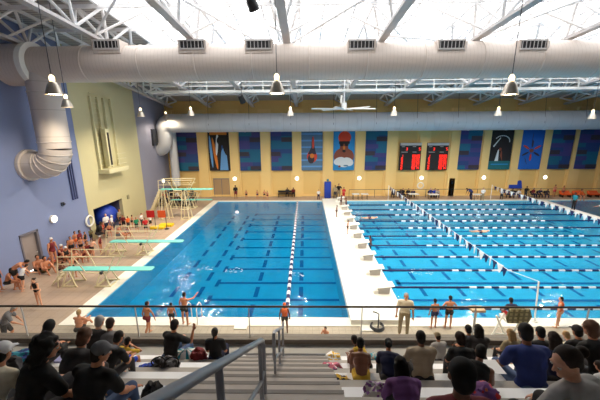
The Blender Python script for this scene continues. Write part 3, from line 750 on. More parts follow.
def remesh(g, name, vox, smooth=2, noise=0):
    me = bpy.data.meshes.new(name); me.from_pydata(g.v, [], g.f)
    bm = bmesh.new(); bm.from_mesh(me); bmesh.ops.recalc_face_normals(bm, faces=bm.faces); bm.to_mesh(me); bm.free()
    o = bpy.data.objects.new('tmp', me); COL.objects.link(o)
    m = o.modifiers.new('r', 'REMESH'); m.mode = 'VOXEL'; m.voxel_size = vox; m.use_smooth_shade = True
    if smooth: s = o.modifiers.new('s', 'SMOOTH'); s.factor = .5; s.iterations = smooth
    dg = bpy.context.evaluated_depsgraph_get(); dg.update()
    r = bpy.data.meshes.new_from_object(o.evaluated_get(dg)); r.name = name
    bpy.data.objects.remove(o); bpy.data.meshes.remove(me)
    if noise:
        rnd = random.Random(3)
        from mathutils import noise as nz
        for v in r.vertices: v.co += v.normal * (noise * nz.noise(v.co * 22))
    return r

def basis(yaw, pitch, roll=0):
    """right, forward, up after pitching forward and turning left by yaw"""
    M = Matrix.Rotation(math.radians(yaw), 3, 'Z') @ Matrix.Rotation(math.radians(-pitch), 3, 'X') @ Matrix.Rotation(math.radians(roll), 3, 'Y')
    return M @ V((1,0,0)), M @ V((0,1,0)), M @ V((0,0,1))
DEF = dict(pz=.93, lean=4, twist=0, roll=0, hy=0, hp=8, hr=0, thL=(-.06,.02,-1), thR=(.06,.02,-1), shL=(-.02,-.03,-1), shR=(.02,-.03,-1),
           uaL=(-.25,0,-1), uaR=(.25,0,-1), faL=(-.08,.2,-1), faR=(.08,.2,-1), wide=1.0, round_=1.0)
POSE = dict(
    stand=dict(),
    hips=dict(uaL=(-.75,-.25,-.8), uaR=(.75,-.25,-.8), faL=(.75,.35,-.35), faR=(-.75,.35,-.35)),
    hip1=dict(uaR=(.75,-.25,-.8), faR=(-.75,.35,-.35), thL=(-.14,.05,-1), hy=25),
    walk=dict(thL=(-.05,.38,-1), shL=(0,-.1,-1), thR=(.05,-.3,-1), shR=(0,-.55,-1), uaL=(-.2,-.35,-1), uaR=(.2,.4,-1), lean=8),
    reach=dict(uaR=(.5,.7,-.1), faR=(.2,.9,.4), uaL=(-.5,.2,-.9), thL=(-.15,.1,-1), lean=10),
    cross=dict(uaL=(-.3,.25,-1), uaR=(.3,.25,-1), faL=(.9,.5,.1), faR=(-.9,.5,.15)),
    bend=dict(lean=62, hp=70, thL=(-.12,.18,-1), shL=(0,-.3,-1), thR=(.12,.1,-1), shR=(0,-.3,-1), uaL=(-.1,.35,-1), uaR=(.1,.5,-1), faL=(.1,.3,-1), faR=(-.1,.3,-1)),
    poolside=dict(lean=35, hp=40, thL=(-.15,.3,-1), shL=(0,-.3,-1), thR=(.12,-.1,-1), shR=(0,-.4,-1), uaL=(-.3,.3,-1), uaR=(.6,.4,-.6), faL=(.1,.5,-.8), faR=(.3,.6,-.2)),
    sit=dict(pz=.1, lean=22, hp=18, thL=(-.16,1,.02), thR=(.16,1,.02), shL=(0,.06,-1), shR=(0,.06,-1), uaL=(-.12,.35,-1), uaR=(.12,.35,-1), faL=(.1,.8,-.55), faR=(-.1,.8,-.55)),
    sitlean=dict(pz=.1, lean=42, hp=30, thL=(-.2,1,.02), thR=(.2,1,.02), shL=(0,-.05,-1), shR=(0,-.05,-1), uaL=(-.15,.3,-1), uaR=(.15,.3,-1), faL=(.4,.8,-.2), faR=(-.4,.8,-.2)),
    situp=dict(pz=.1, lean=8, hp=6, thL=(-.2,1,.0), thR=(.16,1,.02), uaL=(-.2,.1,-1), uaR=(.2,.1,-1), faL=(.2,.8,-.6), faR=(-.2,.8,-.6), shL=(0,.1,-1), shR=(0,.1,-1)),
    sitphone=dict(pz=.1, lean=18, hp=15, thL=(-.16,1,.02), thR=(.16,1,.02), shL=(0,.06,-1), shR=(0,.06,-1), uaL=(-.12,.35,-1), faL=(.3,.9,-.1), uaR=(.35,.55,-.6), faR=(.05,.35,.9)),
    sitcheek=dict(pz=.1, lean=30, hp=20, thL=(-.16,1,.02), thR=(.16,1,.02), shL=(0,.06,-1), shR=(0,.06,-1), uaL=(-.12,.35,-1), faL=(.3,.9,-.1), uaR=(.5,.75,-.35), faR=(-.55,-.35,.75)),
    floor=dict(pz=.1, lean=12, hp=10, thL=(-.14,.75,.66), thR=(.14,.75,.66), shL=(0,.5,-.85), shR=(0,.5,-.85), uaL=(-.2,.6,-.75), uaR=(.2,.6,-.75), faL=(.4,.85,.05), faR=(-.4,.85,.05)),
    floorlegs=dict(pz=.1, lean=-10, hp=-2, thL=(-.1,1,.12), thR=(.1,1,.22), shL=(0,1,-.2), shR=(0,1,-.3), uaL=(-.3,-.5,-.9), uaR=(.3,-.5,-.9), faL=(-.1,-.1,-1), faR=(.1,-.1,-1)),
    crouch=dict(pz=.36, lean=35, hp=20, thL=(-.2,.9,.35), thR=(.2,.9,.35), shL=(0,-.35,-.93), shR=(0,-.35,-.93), uaL=(-.1,.6,-.8), uaR=(.1,.6,-.8), faL=(.2,.8,-.4), faR=(-.2,.8,-.4)),
)
CACHE = {}
def human(key, vox=.03, near=False, **over):
    ck = (key, vox, near, tuple(sorted(over.items())))
    if ck in CACHE: return CACHE[ck]
    p = dict(DEF); p.update(POSE[key]); p.update(over)
    D = lambda k: V(p[k]).normalized()
    P = V((0, 0, p['pz'])); r, f, u = basis(p['twist'], p['lean'], p['roll'])
    pr, pf, pu = basis(0, p['lean'] * .4)
    wd = p['wide']; rd = p['round_']
    hr, hf, hu = basis(p['hy'] + p['twist'], p['hp'], p['hr'])
    mid = P + pu * .2; N = mid + u * .29
    if p['lean'] > 15: N += f * .03
    C = mid + u * .12
    Hc = N + (u * .5 + hu * .5).normalized() * .1 + hu * .085 + hf * .02
    res = dict(head=(Hc, hr, hf, hu))
    def torso(g, inf=0):
        ellips(g, P + pu * .03, (pr, pf, pu), (.165 * wd + inf, .115 * rd + inf, .13 + inf))
        ellips(g, mid - u * .02, (r, f, u), (.142 * wd + inf, .1 * rd + inf, .16 + inf))
        ellips(g, C, (r, f, u), (.168 * wd + inf, .112 * rd + inf, .17 + inf))
        ellips(g, C + u * .1, (r, f, u), (.172 * wd + inf, .1 + inf, .085 + inf))
    sh = {}; el = {}; wr = {}; kn = {}; an = {}; hip = {}
    for s, k in ((-1, 'L'), (1, 'R')):
        sh[k] = N - u * .055 + r * (s * .175 * wd); el[k] = sh[k] + D('ua' + k) * .285; wr[k] = el[k] + D('fa' + k) * .25
        hip[k] = P + pr * (s * .088 * wd); kn[k] = hip[k] + D('th' + k) * .43; an[k] = kn[k] + D('sh' + k) * .42
    def arm(g, k, inf=0, t=1, n=10):
        capsule(g, N - u * .03, .05 + inf, sh[k], .056 + inf, n)
        if t <= 1: capsule(g, sh[k], .052 + inf, sh[k].lerp(el[k], t), .052 + (.04 - .052) * t + inf, n)
        else:
            capsule(g, sh[k], .052 + inf, el[k], .042 + inf, n); capsule(g, el[k], .042 + inf, el[k].lerp(wr[k], t - 1), .036 + inf, n)
    def leg(g, k, inf=0, t=1, n=10):
        capsule(g, hip[k], .088 + inf, hip[k].lerp(kn[k], min(t, 1)), .088 - .033 * min(t, 1) + inf, n)
        if t > 1: capsule(g, kn[k], .054 + inf, kn[k].lerp(an[k], t - 1), .054 - .012 * (t - 1) + inf, n)
    g = MB(); torso(g)
    for s, k in ((-1, 'L'), (1, 'R')):
        ellips(g, P + pr * (s * .08) - pf * .06, (pr, pf, pu), (.085, .085, .1))
        arm(g, k); capsule(g, el[k], .039, wr[k], .026); ellips(g, el[k].lerp(wr[k], .3), (r, f, u), (.04, .04, .05))
        leg(g, k); capsule(g, kn[k], .053, an[k], .036)
        back = -pf if abs(D('sh' + k).z) > .5 else V((0, 0, -1))
        ellips(g, kn[k].lerp(an[k], .3) + back * .018, (pr, D('sh' + k).cross(pr), D('sh' + k)), (.048, .05, .11))
        fd = V((s * .15, 1, 0)).normalized(); 
        if D('sh' + k).z > -.4: fd = V((s * .15, .2, 1)).normalized()
        hd = D('sh' + k)
        capsule(g, an[k] + hd * .035 - fd * .03, .035, an[k] + hd * .05 + fd * .12, .027)
        capsule(g, an[k] + hd * .05 + fd * .1, .03, an[k] + hd * .055 + fd * .175, .02)
        # hand
        w = D('fa' + k); side = w.cross(V((0, 0, 1)) if abs(w.z) < .8 else V((0, 1, 0))).normalized(); nrm = side.cross(w).normalized()
        if near:
            ellips(g, wr[k] + w * .055, (side, nrm, w), (.041, .018, .052), 12)
            for j, (o, L) in enumerate(((-.03, .058), (-.01, .07), (.01, .066), (.03, .052))):
                a = wr[k] + w * .095 + side * o; b = a + (w + side * o * 2 - nrm * .3) .normalized() * L * .55; c = b + (w - nrm * .9).normalized() * L * .5
                capsule(g, a, .0095, b, .0085, 6); capsule(g, b, .0085, c, .007, 6)
            a = wr[k] + w * .025 + side * (-s * .03); b = a + (w * .8 - side * (s * .8)).normalized() * .04; c = b + (w - nrm * .4).normalized() * .032
            capsule(g, a, .012, b, .0105, 6); capsule(g, b, .0105, c, .008, 6)
        else:
            ellips(g, wr[k] + w * .06, (side, nrm, w), (.04, .022, .06), 10); capsule(g, wr[k] + w * .1, .026, wr[k] + w * .155 - nrm * .02, .015, 6)
            capsule(g, wr[k] + w * .03 - side * (s * .03), .013, wr[k] + w * .08 - side * (s * .06), .01, 6)
    capsule(g, N - u * .05, .06, Hc - hu * .06 - hf * .02, .05)
    ellips(g, Hc + hu * .02 - hf * .008, (hr, hf, hu), (.076, .092, .096), 18)
    ellips(g, Hc - hu * .045 + hf * .022, (hr, hf, hu), (.058, .062, .07), 16)
    if near:
        capsule(g, Hc + hf * .083 + hu * .015, .010, Hc + hf * .104 - hu * .022, .014, 8)         # nose
        capsule(g, Hc + hf * .08 - hr * .035 + hu * .03, .012, Hc + hf * .08 + hr * .035 + hu * .03, .012, 8)  # brow
        capsule(g, Hc + hf * .078 - hr * .018 - hu * .05, .010, Hc + hf * .078 + hr * .018 - hu * .05, .010, 8)  # lips
        ellips(g, Hc + hf * .064 - hu * .092, (hr, hf, hu), (.025, .022, .02), 10)                 # chin
        for s in (-1, 1): ellips(g, Hc + hr * (s * .078) - hf * .005 - hu * .008, (hr, hf, hu), (.012, .02, .032), 10)
    else:
        capsule(g, Hc + hf * .08 + hu * .01, .014, Hc + hf * .1 - hu * .02, .016, 6)
    res['body'] = remesh(g, 'person', vox, 2)
    res['_fn'] = (torso, arm, leg, P, pr, pf, pu, mid, N, r, f, u, C)
    res['_vox'] = vox; res['near'] = near; res['wear'] = {}
    CACHE[ck] = res; return res

def garment(res, kind):
    if kind in res['wear']: return res['wear'][kind]
    torso, arm, leg, P, pr, pf, pu, mid, N, r, f, u, C = res['_fn']; Hc, hr, hf, hu = res['head']
    vox = res['_vox'] * 1.15; g = MB(); nz = 0
    inf = .016 if res['near'] else .02
    if kind == 'shirt':
        torso(g, inf); [arm(g, k, inf + .006, .72) for k in 'LR']; capsule(g, N - u * .03, .075, N + u * .005, .066)
    elif kind == 'jumper':
        torso(g, inf + .006); [arm(g, k, inf + .008, 1.85) for k in 'LR']; capsule(g, N - u * .03, .08, N + u * .01, .068)
    elif kind == 'hood':
        ellips(g, Hc + hu * .015 - hf * .025, (hr, hf, hu), (.1, .105, .125), 18); capsule(g, N, .09, Hc - hu * .06 - hf * .04, .085)
    elif kind == 'swimsuit': torso(g, inf * .6); [capsule(g, C + u * .1 + r * (s * .1), .03, N - u * .02 + r * (s * .08), .055) for s in (-1, 1)]
    elif kind in ('trunks', 'shorts', 'jeans'):
        t = {'trunks': .3, 'shorts': .8, 'jeans': 1.93}[kind]
        ellips(g, P + pu * .02, (pr, pf, pu), (.168 + inf, .12 + inf, .115 + inf)); [leg(g, k, inf, t) for k in 'LR']
        for s in (-1, 1): ellips(g, P + pr * (s * .08) - pf * .06, (pr, pf, pu), (.088 + inf, .088 + inf, .1))
    elif kind == 'short_hair':
        ellips(g, Hc + hu * .036 - hf * .022, (hr, hf, hu), (.085, .092, .092), 18); ellips(g, Hc - hu * .03 - hf * .04, (hr, hf, hu), (.079, .062, .082), 14); [capsule(g, Hc + hr * (s * .073) + hu * .03 + hf * .015, .016, Hc + hr * (s * .074) - hu * .005 + hf * .012, .01, 8) for s in (-1, 1)]
    elif kind == 'swim_cap':
        ellips(g, Hc + hu * .032 - hf * .012, (hr, hf, hu), (.083, .096, .09), 18)
    elif kind == 'long_hair':
        ellips(g, Hc + hu * .034 - hf * .022, (hr, hf, hu), (.09, .096, .096), 18)
        for s in (-.05, 0, .05): capsule(g, Hc - hf * .06 + hr * s, .06, Hc - hu * .2 - hf * .075 + hr * s * 1.3, .045)
        nz = .008
    elif kind == 'curly_hair':
        ellips(g, Hc + hu * .03 - hf * .035, (hr, hf, hu), (.12, .115, .125), 18)
        ellips(g, Hc - hu * .1 - hf * .06, (hr, hf, hu), (.13, .085, .13), 16); nz = .03
    elif kind == 'bob_hair':
        ellips(g, Hc + hu * .03 - hf * .024, (hr, hf, hu), (.095, .1, .1), 18); ellips(g, Hc - hu * .05 - hf * .05, (hr, hf, hu), (.092, .06, .085), 14); nz = .008
    elif kind == 'ponytail_hair':
        ellips(g, Hc + hu * .034 - hf * .022, (hr, hf, hu), (.085, .094, .094), 18); ellips(g, Hc - hu * .02 - hf * .045, (hr, hf, hu), (.079, .06, .07), 14); capsule(g, Hc + hu * .04 - hf * .11, .035, Hc - hu * .16 - hf * .13, .02)
    elif kind == 'bun_hair':
        ellips(g, Hc + hu * .034 - hf * .022, (hr, hf, hu), (.085, .094, .094), 18); ellips(g, Hc - hu * .015 - hf * .045, (hr, hf, hu), (.08, .06, .07), 14); ellips(g, Hc + hu * .03 - hf * .135, (hr, hf, hu), (.045, .045, .045), 12)
    elif kind == 'baseball_cap':
        ellips(g, Hc + hu * .04 - hf * .012, (hr, hf, hu), (.09, .102, .092), 18)
        capsule(g, Hc + hu * .05 + hf * .07 - hr * .035, .02, Hc + hu * .035 + hf * .155 - hr * .03, .012); capsule(g, Hc + hu * .05 + hf * .07 + hr * .035, .02, Hc + hu * .035 + hf * .155 + hr * .03, .012)
        capsule(g, Hc + hu * .05 + hf * .07, .02, Hc + hu * .038 + hf * .17, .012)
        ellips(g, Hc + hu * .13 - hf * .012, (hr, hf, hu), (.012, .012, .01), 8)
    me = remesh(g, kind, vox if kind != 'baseball_cap' else min(vox, .016), 2, nz)
    res['wear'][kind] = me; return me

skA = mat('skin_fair', (224, 168, 138), .5, var=.05); skB = mat('skin_tan', (196, 132, 98), .5, var=.05); skC = mat('skin_brown', (122, 76, 56), .5, var=.05); skD = mat('skin_dark', (74, 48, 38), .5, var=.05)
hB = mat('hair_black', (20, 17, 18), .8); hD = mat('hair_dark_brown', (44, 30, 24), .8); hM = mat('hair_brown', (92, 62, 44), .8); hL = mat('hair_blond', (170, 138, 96), .8); hG = mat('hair_grey', (150, 148, 148), .6)
SK = dict(A=skA, B=skB, C=skC, D=skD)
CC = {}
def cloth(name):
    tab = dict(black=(20, 20, 24), navy=(26, 32, 66), blue=(34, 52, 118), royal=(30, 70, 190), grey=(104, 104, 110), lightgrey=(176, 172, 170), white=(230, 230, 232), beige=(168, 152, 132), red=(190, 34, 40), maroon=(110, 28, 36),
               green=(30, 130, 92), orange=(226, 104, 48), yellow=(222, 180, 60), pink=(206, 110, 130), purple=(108, 64, 122), jeans=(66, 86, 124), teal=(40, 140, 160), cream=(222, 212, 190), khaki=(150, 136, 108), char=(48, 46, 50), olive=(96, 92, 60))
    if name not in CC: CC[name] = mat('fabric_' + name, tab[name], .85, var=.15, scale=9, bump=.15)
    return CC[name]
HAIRM = dict(black=hB, dark=hD, brown=hM, blond=hL, grey=hG)
eyew = mat('eye_white', (225, 222, 215), .2); eyed = mat('eye_iris', (40, 28, 20), .2)
def inst(res_mesh, name, m, parent=None):
    o = bpy.data.objects.new(name, res_mesh); COL.objects.link(o)
    if not res_mesh.materials: res_mesh.materials.append(m)
    o.material_slots[0].link = 'OBJECT'; o.material_slots[0].material = m
    if parent: o.parent = parent
    return o
def person(res, loc, rz, s, skin, wear, label, cat='person', group=None):
    """wear: 'shirt:blue trunks:black short_hair:black'"""
    b = inst(res['body'], 'person', SK[skin]); b.location = loc; b.rotation_euler = (0, 0, math.radians(rz)); b.scale = (s, s, s)
    tag(b, label, cat, group)
    for w in wear.split():
        k, c = w.split(':')
        inst(garment(res, k), k, HAIRM[c] if 'hair' in k else cloth(c), b)
    if res['near']:
        Hc, hr, hf, hu = res['head']
        if 'eye' not in res:
            es = []
            for sd in (-1, 1):
                g = MB(); c = Hc + hr * (sd * .031) + hf * .079 + hu * .008; g.ball(c, .0125, 10, 0); g.ball(c + hf * .0065, .0075, 8, 1)
                me = bpy.data.meshes.new('eye'); me.from_pydata(g.v, [], g.f); me.materials.append(eyew); me.materials.append(eyed); me.polygons.foreach_set('material_index', g.m); es.append(me)
            res['eye'] = es
        for me in res['eye']:
            o = bpy.data.objects.new('eye', me); COL.objects.link(o); o.parent = b
    return b
def topz(res): return max(v.co.z for v in res['body'].vertices) + .02
PLACED = []
def stand(px, fy, hy, key, rz, skin, wear, label, z=0, group=None, vox=.03, near=False, maxs=1.3, **o):
    """feet at pixel (px, fy) on the deck, head top at pixel row hy"""
    res = human(key, vox, near, **o); p = W(px, fy, z=z); t = W(px, hy, Y=p.y)
    if p.x < XL + .42:
        p = W(px, fy, X=XL + .42); p.z = z; t = W(px, hy, Y=p.y)
    s = max(min((t.z - z) / topz(res), maxs), .7)
    d = V((p.x, p.y, 0)).normalized(); base = p.copy()
    for off in (0, .45, -.45, .9, -.9, 1.35, -1.35, 1.8, -1.8):
        q = base + d * off
        if q.x > XL + .4 and (q.y < YF - .6) and (not (PY0 < q.y < PY1 and q.x > LX0) or z > .1) and all((q - o).length > .55 for o in PLACED): p = q; break
    PLACED.append(p.copy())
    return person(res, p, rz, s, skin, wear, label, group=group)
def bench(px, py, k, key, rz, skin, wear, label, smin=.6, smax=1.12, dy=0, vox=.013, **o):
    """sits on bleacher row k with the head centre at pixel (px, py)"""
    res = human(key, vox, True, **o); Hc = res['head'][0]; M = Matrix.Rotation(math.radians(rz), 3, 'Z')
    zs = BZ0 + RISE * k; ys = BY0 - PITCH * k - .17 + dy; s = .95
    if px < 300: ys -= 0
    for _ in range(6):
        h = M @ Hc; q = W(px, py, Y=ys + h.y * s)
        s = max(smin, min(smax, (q.z - zs) / Hc.z))
    x = q.x - h.x * s
    return person(res, (x, ys, zs), rz, s, skin, wear, label)
# ------------------------------------------------------------------ stand: terraces, benches, rails
g = MB()
nosm = mat('step_nosing', (120, 116, 115), .7)
BACK = YB
g.box((XL, 5.87, 0), (XR, 6.72, PLAT)); g.box((AX0, BACK, 0), (AX1, .2, 3.3))
for k in range(0, 9):
    y1 = 5.87 if k == 0 else BY0 - PITCH * (k - 1) - .32
    y0 = BY0 - PITCH * k - .32
    if k == 8: y0 = BACK
    for a, b in ((XL, AX0), (AX1, XR)): g.box((a, y0, 0), (b, y1, PLAT + RISE * k))
struct(g.build('floor_stand', conc), 'grey concrete terraces and walkway of the stand')
g = MB()
for j in range(15): g.box((AX0, 5.87 - .4 * (j + 1), 0), (AX1, 5.87 - .4 * j, PLAT + .26 * (j + 1)))
for j in range(15): g.box((AX0, 5.87 - .4 * j - .05, PLAT + .26 * (j + 1)), (AX1, 5.87 - .4 * j + .004, PLAT + .26 * (j + 1) + .004), 1)
g.box((AX0, BACK, 0), (AX1, 5.87 - 6.0, PLAT + .26 * 15))
struct(g.build('floor_stairs', [stepm, nosm]), 'concrete aisle steps between the benches')
g = MB(); g.box((XL, 6.5, PLAT), (XR, 6.72, PLAT + .13)); struct(g.build('trim_5', ledgem), 'dark ledge along the front of the stand')
rowname = ['front', 'second', 'third', 'fourth', 'fifth', 'sixth', 'seventh']
for k in range(7):
    y1 = BY0 - PITCH * k; y0 = y1 - .34; z = BZ0 + RISE * k
    for a, b, sd in ((XL + .1, AX0, 'left'), (AX1, 16, 'right')):
        t = thing('bleacher_bench', ((a + b) / 2, y0, z - .35), 'long white bleacher bench %s of the aisle, %s row' % (sd, rowname[k]), 'bench', 'white bleacher benches')
        MB().box((a, y0, z - .05), (b, y1, z)).build('seat_board', benchm, t, bevel=.008)
        x = a + .4
        while x < b:
            if abs(x) < 9: MB().box((x, y0 + .06, z - .35), (x + .05, y1 - .06, z - .05)).build('leg', greysteel, t)
            x += 1.9
# guard rail with glass
t = thing('guard_rail', (0, 6.6, PLAT + .13), 'dark bronze top rail over clear glass panels along the front of the stand', 'railing')
zt = 4.82
MB().tube((XL + .05, 6.6, zt), (XR - 4, 6.6, zt), .026, n=10).build('top_rail', bronze, t, True)
x = XL + .2; k = 0
xs_ = [W(25.5 + 112 * i, 325, Y=6.6).x for i in range(-6, 9)]
xs_ = [x for x in xs_ if XL < x < 30]
for x0, x1 in zip(xs_, xs_[1:]):
    MB().box((x0 + .012, 6.594, PLAT + .13), (x1 - .012, 6.606, zt - .02)).build('glass_panel', glass, t)
    MB().box((x0 - .01, 6.585, PLAT + .13), (x0 + .01, 6.615, zt - .01)).build('joint_strip', greysteel, t)
# aisle handrails
HX = -.485
def rz_(Y): return 8.1 - .667 * (Y - .88)
t = thing('handrail', (HX, 2.9, 5.2), 'grey steel aisle handrail closest to the viewers', 'handrail')
MB().path([(HX, -1.2, rz_(-1.2)), (HX, .9, rz_(.9)), (HX, 2.9, rz_(2.9)), (HX, 2.99, rz_(2.99) - .02), (HX, 3.03, rz_(3.03) - .09), (HX, 3.03, rz_(3.03) - .4)], .027, 12).build('top_rail', railm, t, True)
MB().path([(HX, -1.0, rz_(-1.0) - .55), (HX, 2.75, rz_(2.75) - .52), (HX, 3.03, rz_(3.03) - .42)], .02, 10).build('mid_rail', railm, t, True)
def flo(Y): 
    j = int((5.87 - Y) / .4); return PLAT + .26 * (j + 1) if Y < 5.87 else PLAT
for y in (1.45, 2.82, 3.03): MB().tube((HX, y, flo(y)), (HX, y, rz_(y) - .01 if y < 3 else rz_(y) - .3), .024, n=12).build('post', railm, t, True)
t = thing('handrail', (HX, 5.5, PLAT), 'grey steel aisle handrail beyond the near one, down at the walkway', 'handrail')
def r2(Y): return 5.97 - .66 * (Y - 4.1)
MB().path([(HX, 4.1, r2(4.1) - .5), (HX, 4.06, r2(4.1) - .42), (HX, 4.05, r2(4.1) - .12), (HX, 4.09, r2(4.1) - .03), (HX, 4.2, r2(4.2)), (HX, 5.75, r2(5.75)), (HX, 5.95, r2(5.8))], .026, 12).build('top_rail', railm, t, True)
MB().path([(HX, 4.1, r2(4.1) - .5), (HX, 5.75, r2(5.75) - .5)], .02, 10).build('mid_rail', railm, t, True)
for y in (4.12, 4.9, 5.72): MB().tube((HX, y, flo(y)), (HX, y, r2(y)), .022, n=10).build('post', railm, t, True)

# ------------------------------------------------------------------ spectators
bench(48, 347, 4, 'sit', -28, 'B', 'shirt:black jeans:char curly_hair:black', 'woman with big curly black hair and black top, profile turned right', hy=-32, wide=1.05)
bench(101, 352, 4, 'sit', -12, 'B', 'shirt:black jeans:jeans short_hair:dark baseball_cap:grey', 'man in a dark grey baseball cap, black shirt and jeans looking right', hy=-42, wide=1.15)
bench(3, 352, 4, 'sit', -5, 'B', 'shirt:cream jeans:char short_hair:black baseball_cap:white', 'person in a white cap cut off by the left edge of the view', dy=.0)
bench(50, 326, 1, 'sitlean', -8, 'B', 'jumper:black hood:black jeans:char short_hair:black', 'person hunched in a black hooded top behind the curly haired woman, near the glass')
bench(85, 336, 3, 'sitlean', -5, 'B', 'shirt:char jeans:char bob_hair:brown', 'woman with brown hair seated just beyond the man in the dark grey cap')
bench(100, 321, 0, 'sit', -10, 'A', 'shirt:char jeans:char short_hair:grey', 'grey haired man in the front row at left')
bench(110.5, 323, 0, 'sit', 5, 'B', 'shirt:grey jeans:char short_hair:dark', 'brown haired person in the front row beside the grey haired man')
bench(119, 337, 2, 'sitlean', -15, 'B', 'shirt:black jeans:char short_hair:black', 'dark haired person in black beside the boy with his hand at his ear')
bench(128, 341, 1, 'sitcheek', -20, 'B', 'shorts:royal short_hair:black shirt:yellow', 'boy in yellow top and blue shorts holding his hand up to his ear')
bench(175, 324.5, 0, 'sitphone', -18, 'B', 'shirt:black jeans:jeans short_hair:black', 'man in black shirt and jeans on the front bench holding one hand up', wide=1.05)
bench(215, 332, 0, 'situp', 0, 'B', 'shirt:black jeans:navy ponytail_hair:black', 'woman in black with hair tied back, nearest the aisle on the left front bench')
bench(354, 345, 1, 'sitlean', 28, 'C', 'swimsuit:yellow trunks:black short_hair:black', 'child in a yellow top leaning forward, nearest the aisle on the right', smin=.72, lean=55)
bench(360, 352, 2, 'sitlean', -5, 'C', 'trunks:yellow short_hair:black', 'shirtless brown boy in yellow and blue shorts bent forward near the aisle', smin=.72, wide=.95, lean=50)
bench(388, 350, 2, 'sitlean', -10, 'B', 'shirt:navy jeans:char bun_hair:black', 'girl with hair in a bun, leaning forward left of the beige shirted man', smin=.72, lean=55)
bench(399, 380, 4, 'sitlean', 0, 'C', 'jumper:purple jeans:char long_hair:black', 'person with dark hair and a purple hooded top bent low in the fifth row', smin=.7, smax=.78, lean=62)
bench(420.5, 337, 2, 'sit', 0, 'C', 'shirt:beige jeans:char short_hair:black', 'man in a plain beige shirt with close cut black hair seen from behind', wide=1.12)
bench(437.5, 336, 0, 'sit', 12, 'B', 'shirt:lightgrey jeans:char short_hair:dark baseball_cap:khaki', 'person in a khaki cap and pale grey shirt beyond the beige shirted man')
bench(460, 338, 2, 'sitlean', -5, 'B', 'shirt:black jeans:char bob_hair:dark', 'dark haired woman in black right of the man in the beige shirt')
bench(468, 329, 0, 'sit', 5, 'B', 'shirt:black jeans:char short_hair:black', 'black haired person in the front row right of the khaki cap', dy=.1)
bench(478, 329, 0, 'sit', -8, 'B', 'shirt:char jeans:char long_hair:black', 'person with long black hair in the front row left of the blond woman')
bench(481, 352, 3, 'sitlean', -35, 'C', 'swimsuit:black trunks:black short_hair:black', 'thin dark boy bending forward just left of the man in the blue shirt', smin=.72, lean=58)
bench(461, 374, 5, 'situp', 0, 'C', 'shirt:maroon jeans:char short_hair:black', 'person with a large round black haired head right in front of the viewer', wide=.95, vox=.011)
bench(510, 333, 0, 'sit', 10, 'A', 'shirt:khaki jeans:char long_hair:blond', 'blond woman in a khaki top in the front row')
bench(525, 331, 2, 'sit', 0, 'C', 'shirt:blue jeans:jeans short_hair:black', 'broad man in a dark blue T-shirt with black hair seen from behind', wide=1.18, dy=-.2)
bench(540, 332, 1, 'sit', 0, 'B', 'shirt:black jeans:char short_hair:black', 'black haired person beyond the right shoulder of the man in blue')
bench(553, 338, 2, 'sit', -5, 'B', 'shirt:navy jeans:char long_hair:dark', 'woman with long dark brown hair right of the man in the blue T-shirt')
bench(590, 328, 2, 'sit', 10, 'B', 'shirt:black jeans:char bob_hair:brown', 'person with brown hair and a black shirt at the right edge')
bench(577, 331, 1, 'sit', 0, 'B', 'shirt:black jeans:char short_hair:black baseball_cap:char', 'person in a dark cap left of the brown haired person at the right edge')
bench(566, 335, 0, 'sitlean', 10, 'A', 'shirt:cream jeans:char short_hair:blond', 'fair haired child in a cream top in the front row at right', smin=.5)
bench(566, 362, 5, 'sit', 18, 'A', 'shirt:lightgrey jeans:char bun_hair:dark', 'woman with tied back brown hair and pale grey shirt, face turned left', hy=78, hp=22, vox=.009, wide=.95, dy=.1)
bench(597, 372, 3, 'sitlean', 5, 'B', 'shirt:white jeans:char short_hair:dark', 'person in a white shirt leaning forward at the right edge', smin=.5)

# things left on the benches
from mathutils import noise as NZ
def pile(name, px, py, k, mats, label, cat, w=.4, d=.28, h=.16, seed=1, dy=0, zoff=0, floor=None, stripes=0):
    """crumpled cloth or soft bag"""
    z = (BZ0 + RISE * k if floor is None else floor); p = W(px, py, z=z + h * .5)
    g = MB(); n = 26; m = 14; vs = []
    for j in range(m + 1):
        a = math.pi * j / m
        for i in range(n):
            b = 2 * math.pi * i / n
            q = V((math.sin(a) * math.cos(b), math.sin(a) * math.sin(b), math.cos(a)))
            r = 1 + .35 * NZ.noise(q * 1.9 + V((seed * 5.1, 0, 0))) + .14 * NZ.noise(q * 5 + V((0, seed * 3.3, 0)))
            zz_ = q.z * r; zz_ = zz_ if zz_ > -.55 else -.55
            vs.append(V((p.x + q.x * r * w / 2, p.y + q.y * r * d / 2, z + (zz_ + .55) * h * .62)))
    o = len(g.v); g.v += vs
    for j in range(m):
        for i in range(n):
            g.f.append((j * n + i, (j + 1) * n + i, (j + 1) * n + (i + 1) % n, j * n + (i + 1) % n))
            c = NZ.noise(V((i * .33 * (1 + stripes), j * .5, seed))) if not stripes else math.sin(i * stripes + seed)
            g.m.append(min(len(mats) - 1, int((c * .5 + .5) * len(mats) * .999)) if len(mats) > 1 else 0)
    ob = g.build(name, mats, smooth=True); tag(ob, label, cat); return ob, p, z
C_ = cloth
pile('towel', 187, 354, 0, [C_('teal'), C_('white')], 'teal and white striped towel on the front bench beside the man in black', 'towel', .55, .3, .26, 2, stripes=2)
pile('duffel_bag', 198, 356, 0, [C_('maroon')], 'dark red bag between the striped towel and the woman in black', 'bag', .36, .3, .34, 3)
b_, p, z = pile('backpack', 166, 364, 1, [C_('grey'), C_('char')], 'grey patterned bag with black strap loops in the second row', 'bag', .5, .28, .3, 4)
for sx in (-.08, .16): MB().path([(p.x + sx + .12 * math.cos(a), p.y - .1 + .03 * math.sin(a * 2), z + .25 + .13 * math.sin(a)) for a in [i * .45 for i in range(-1, 9)]], .012, 6).build('strap', C_('black'), b_, True)
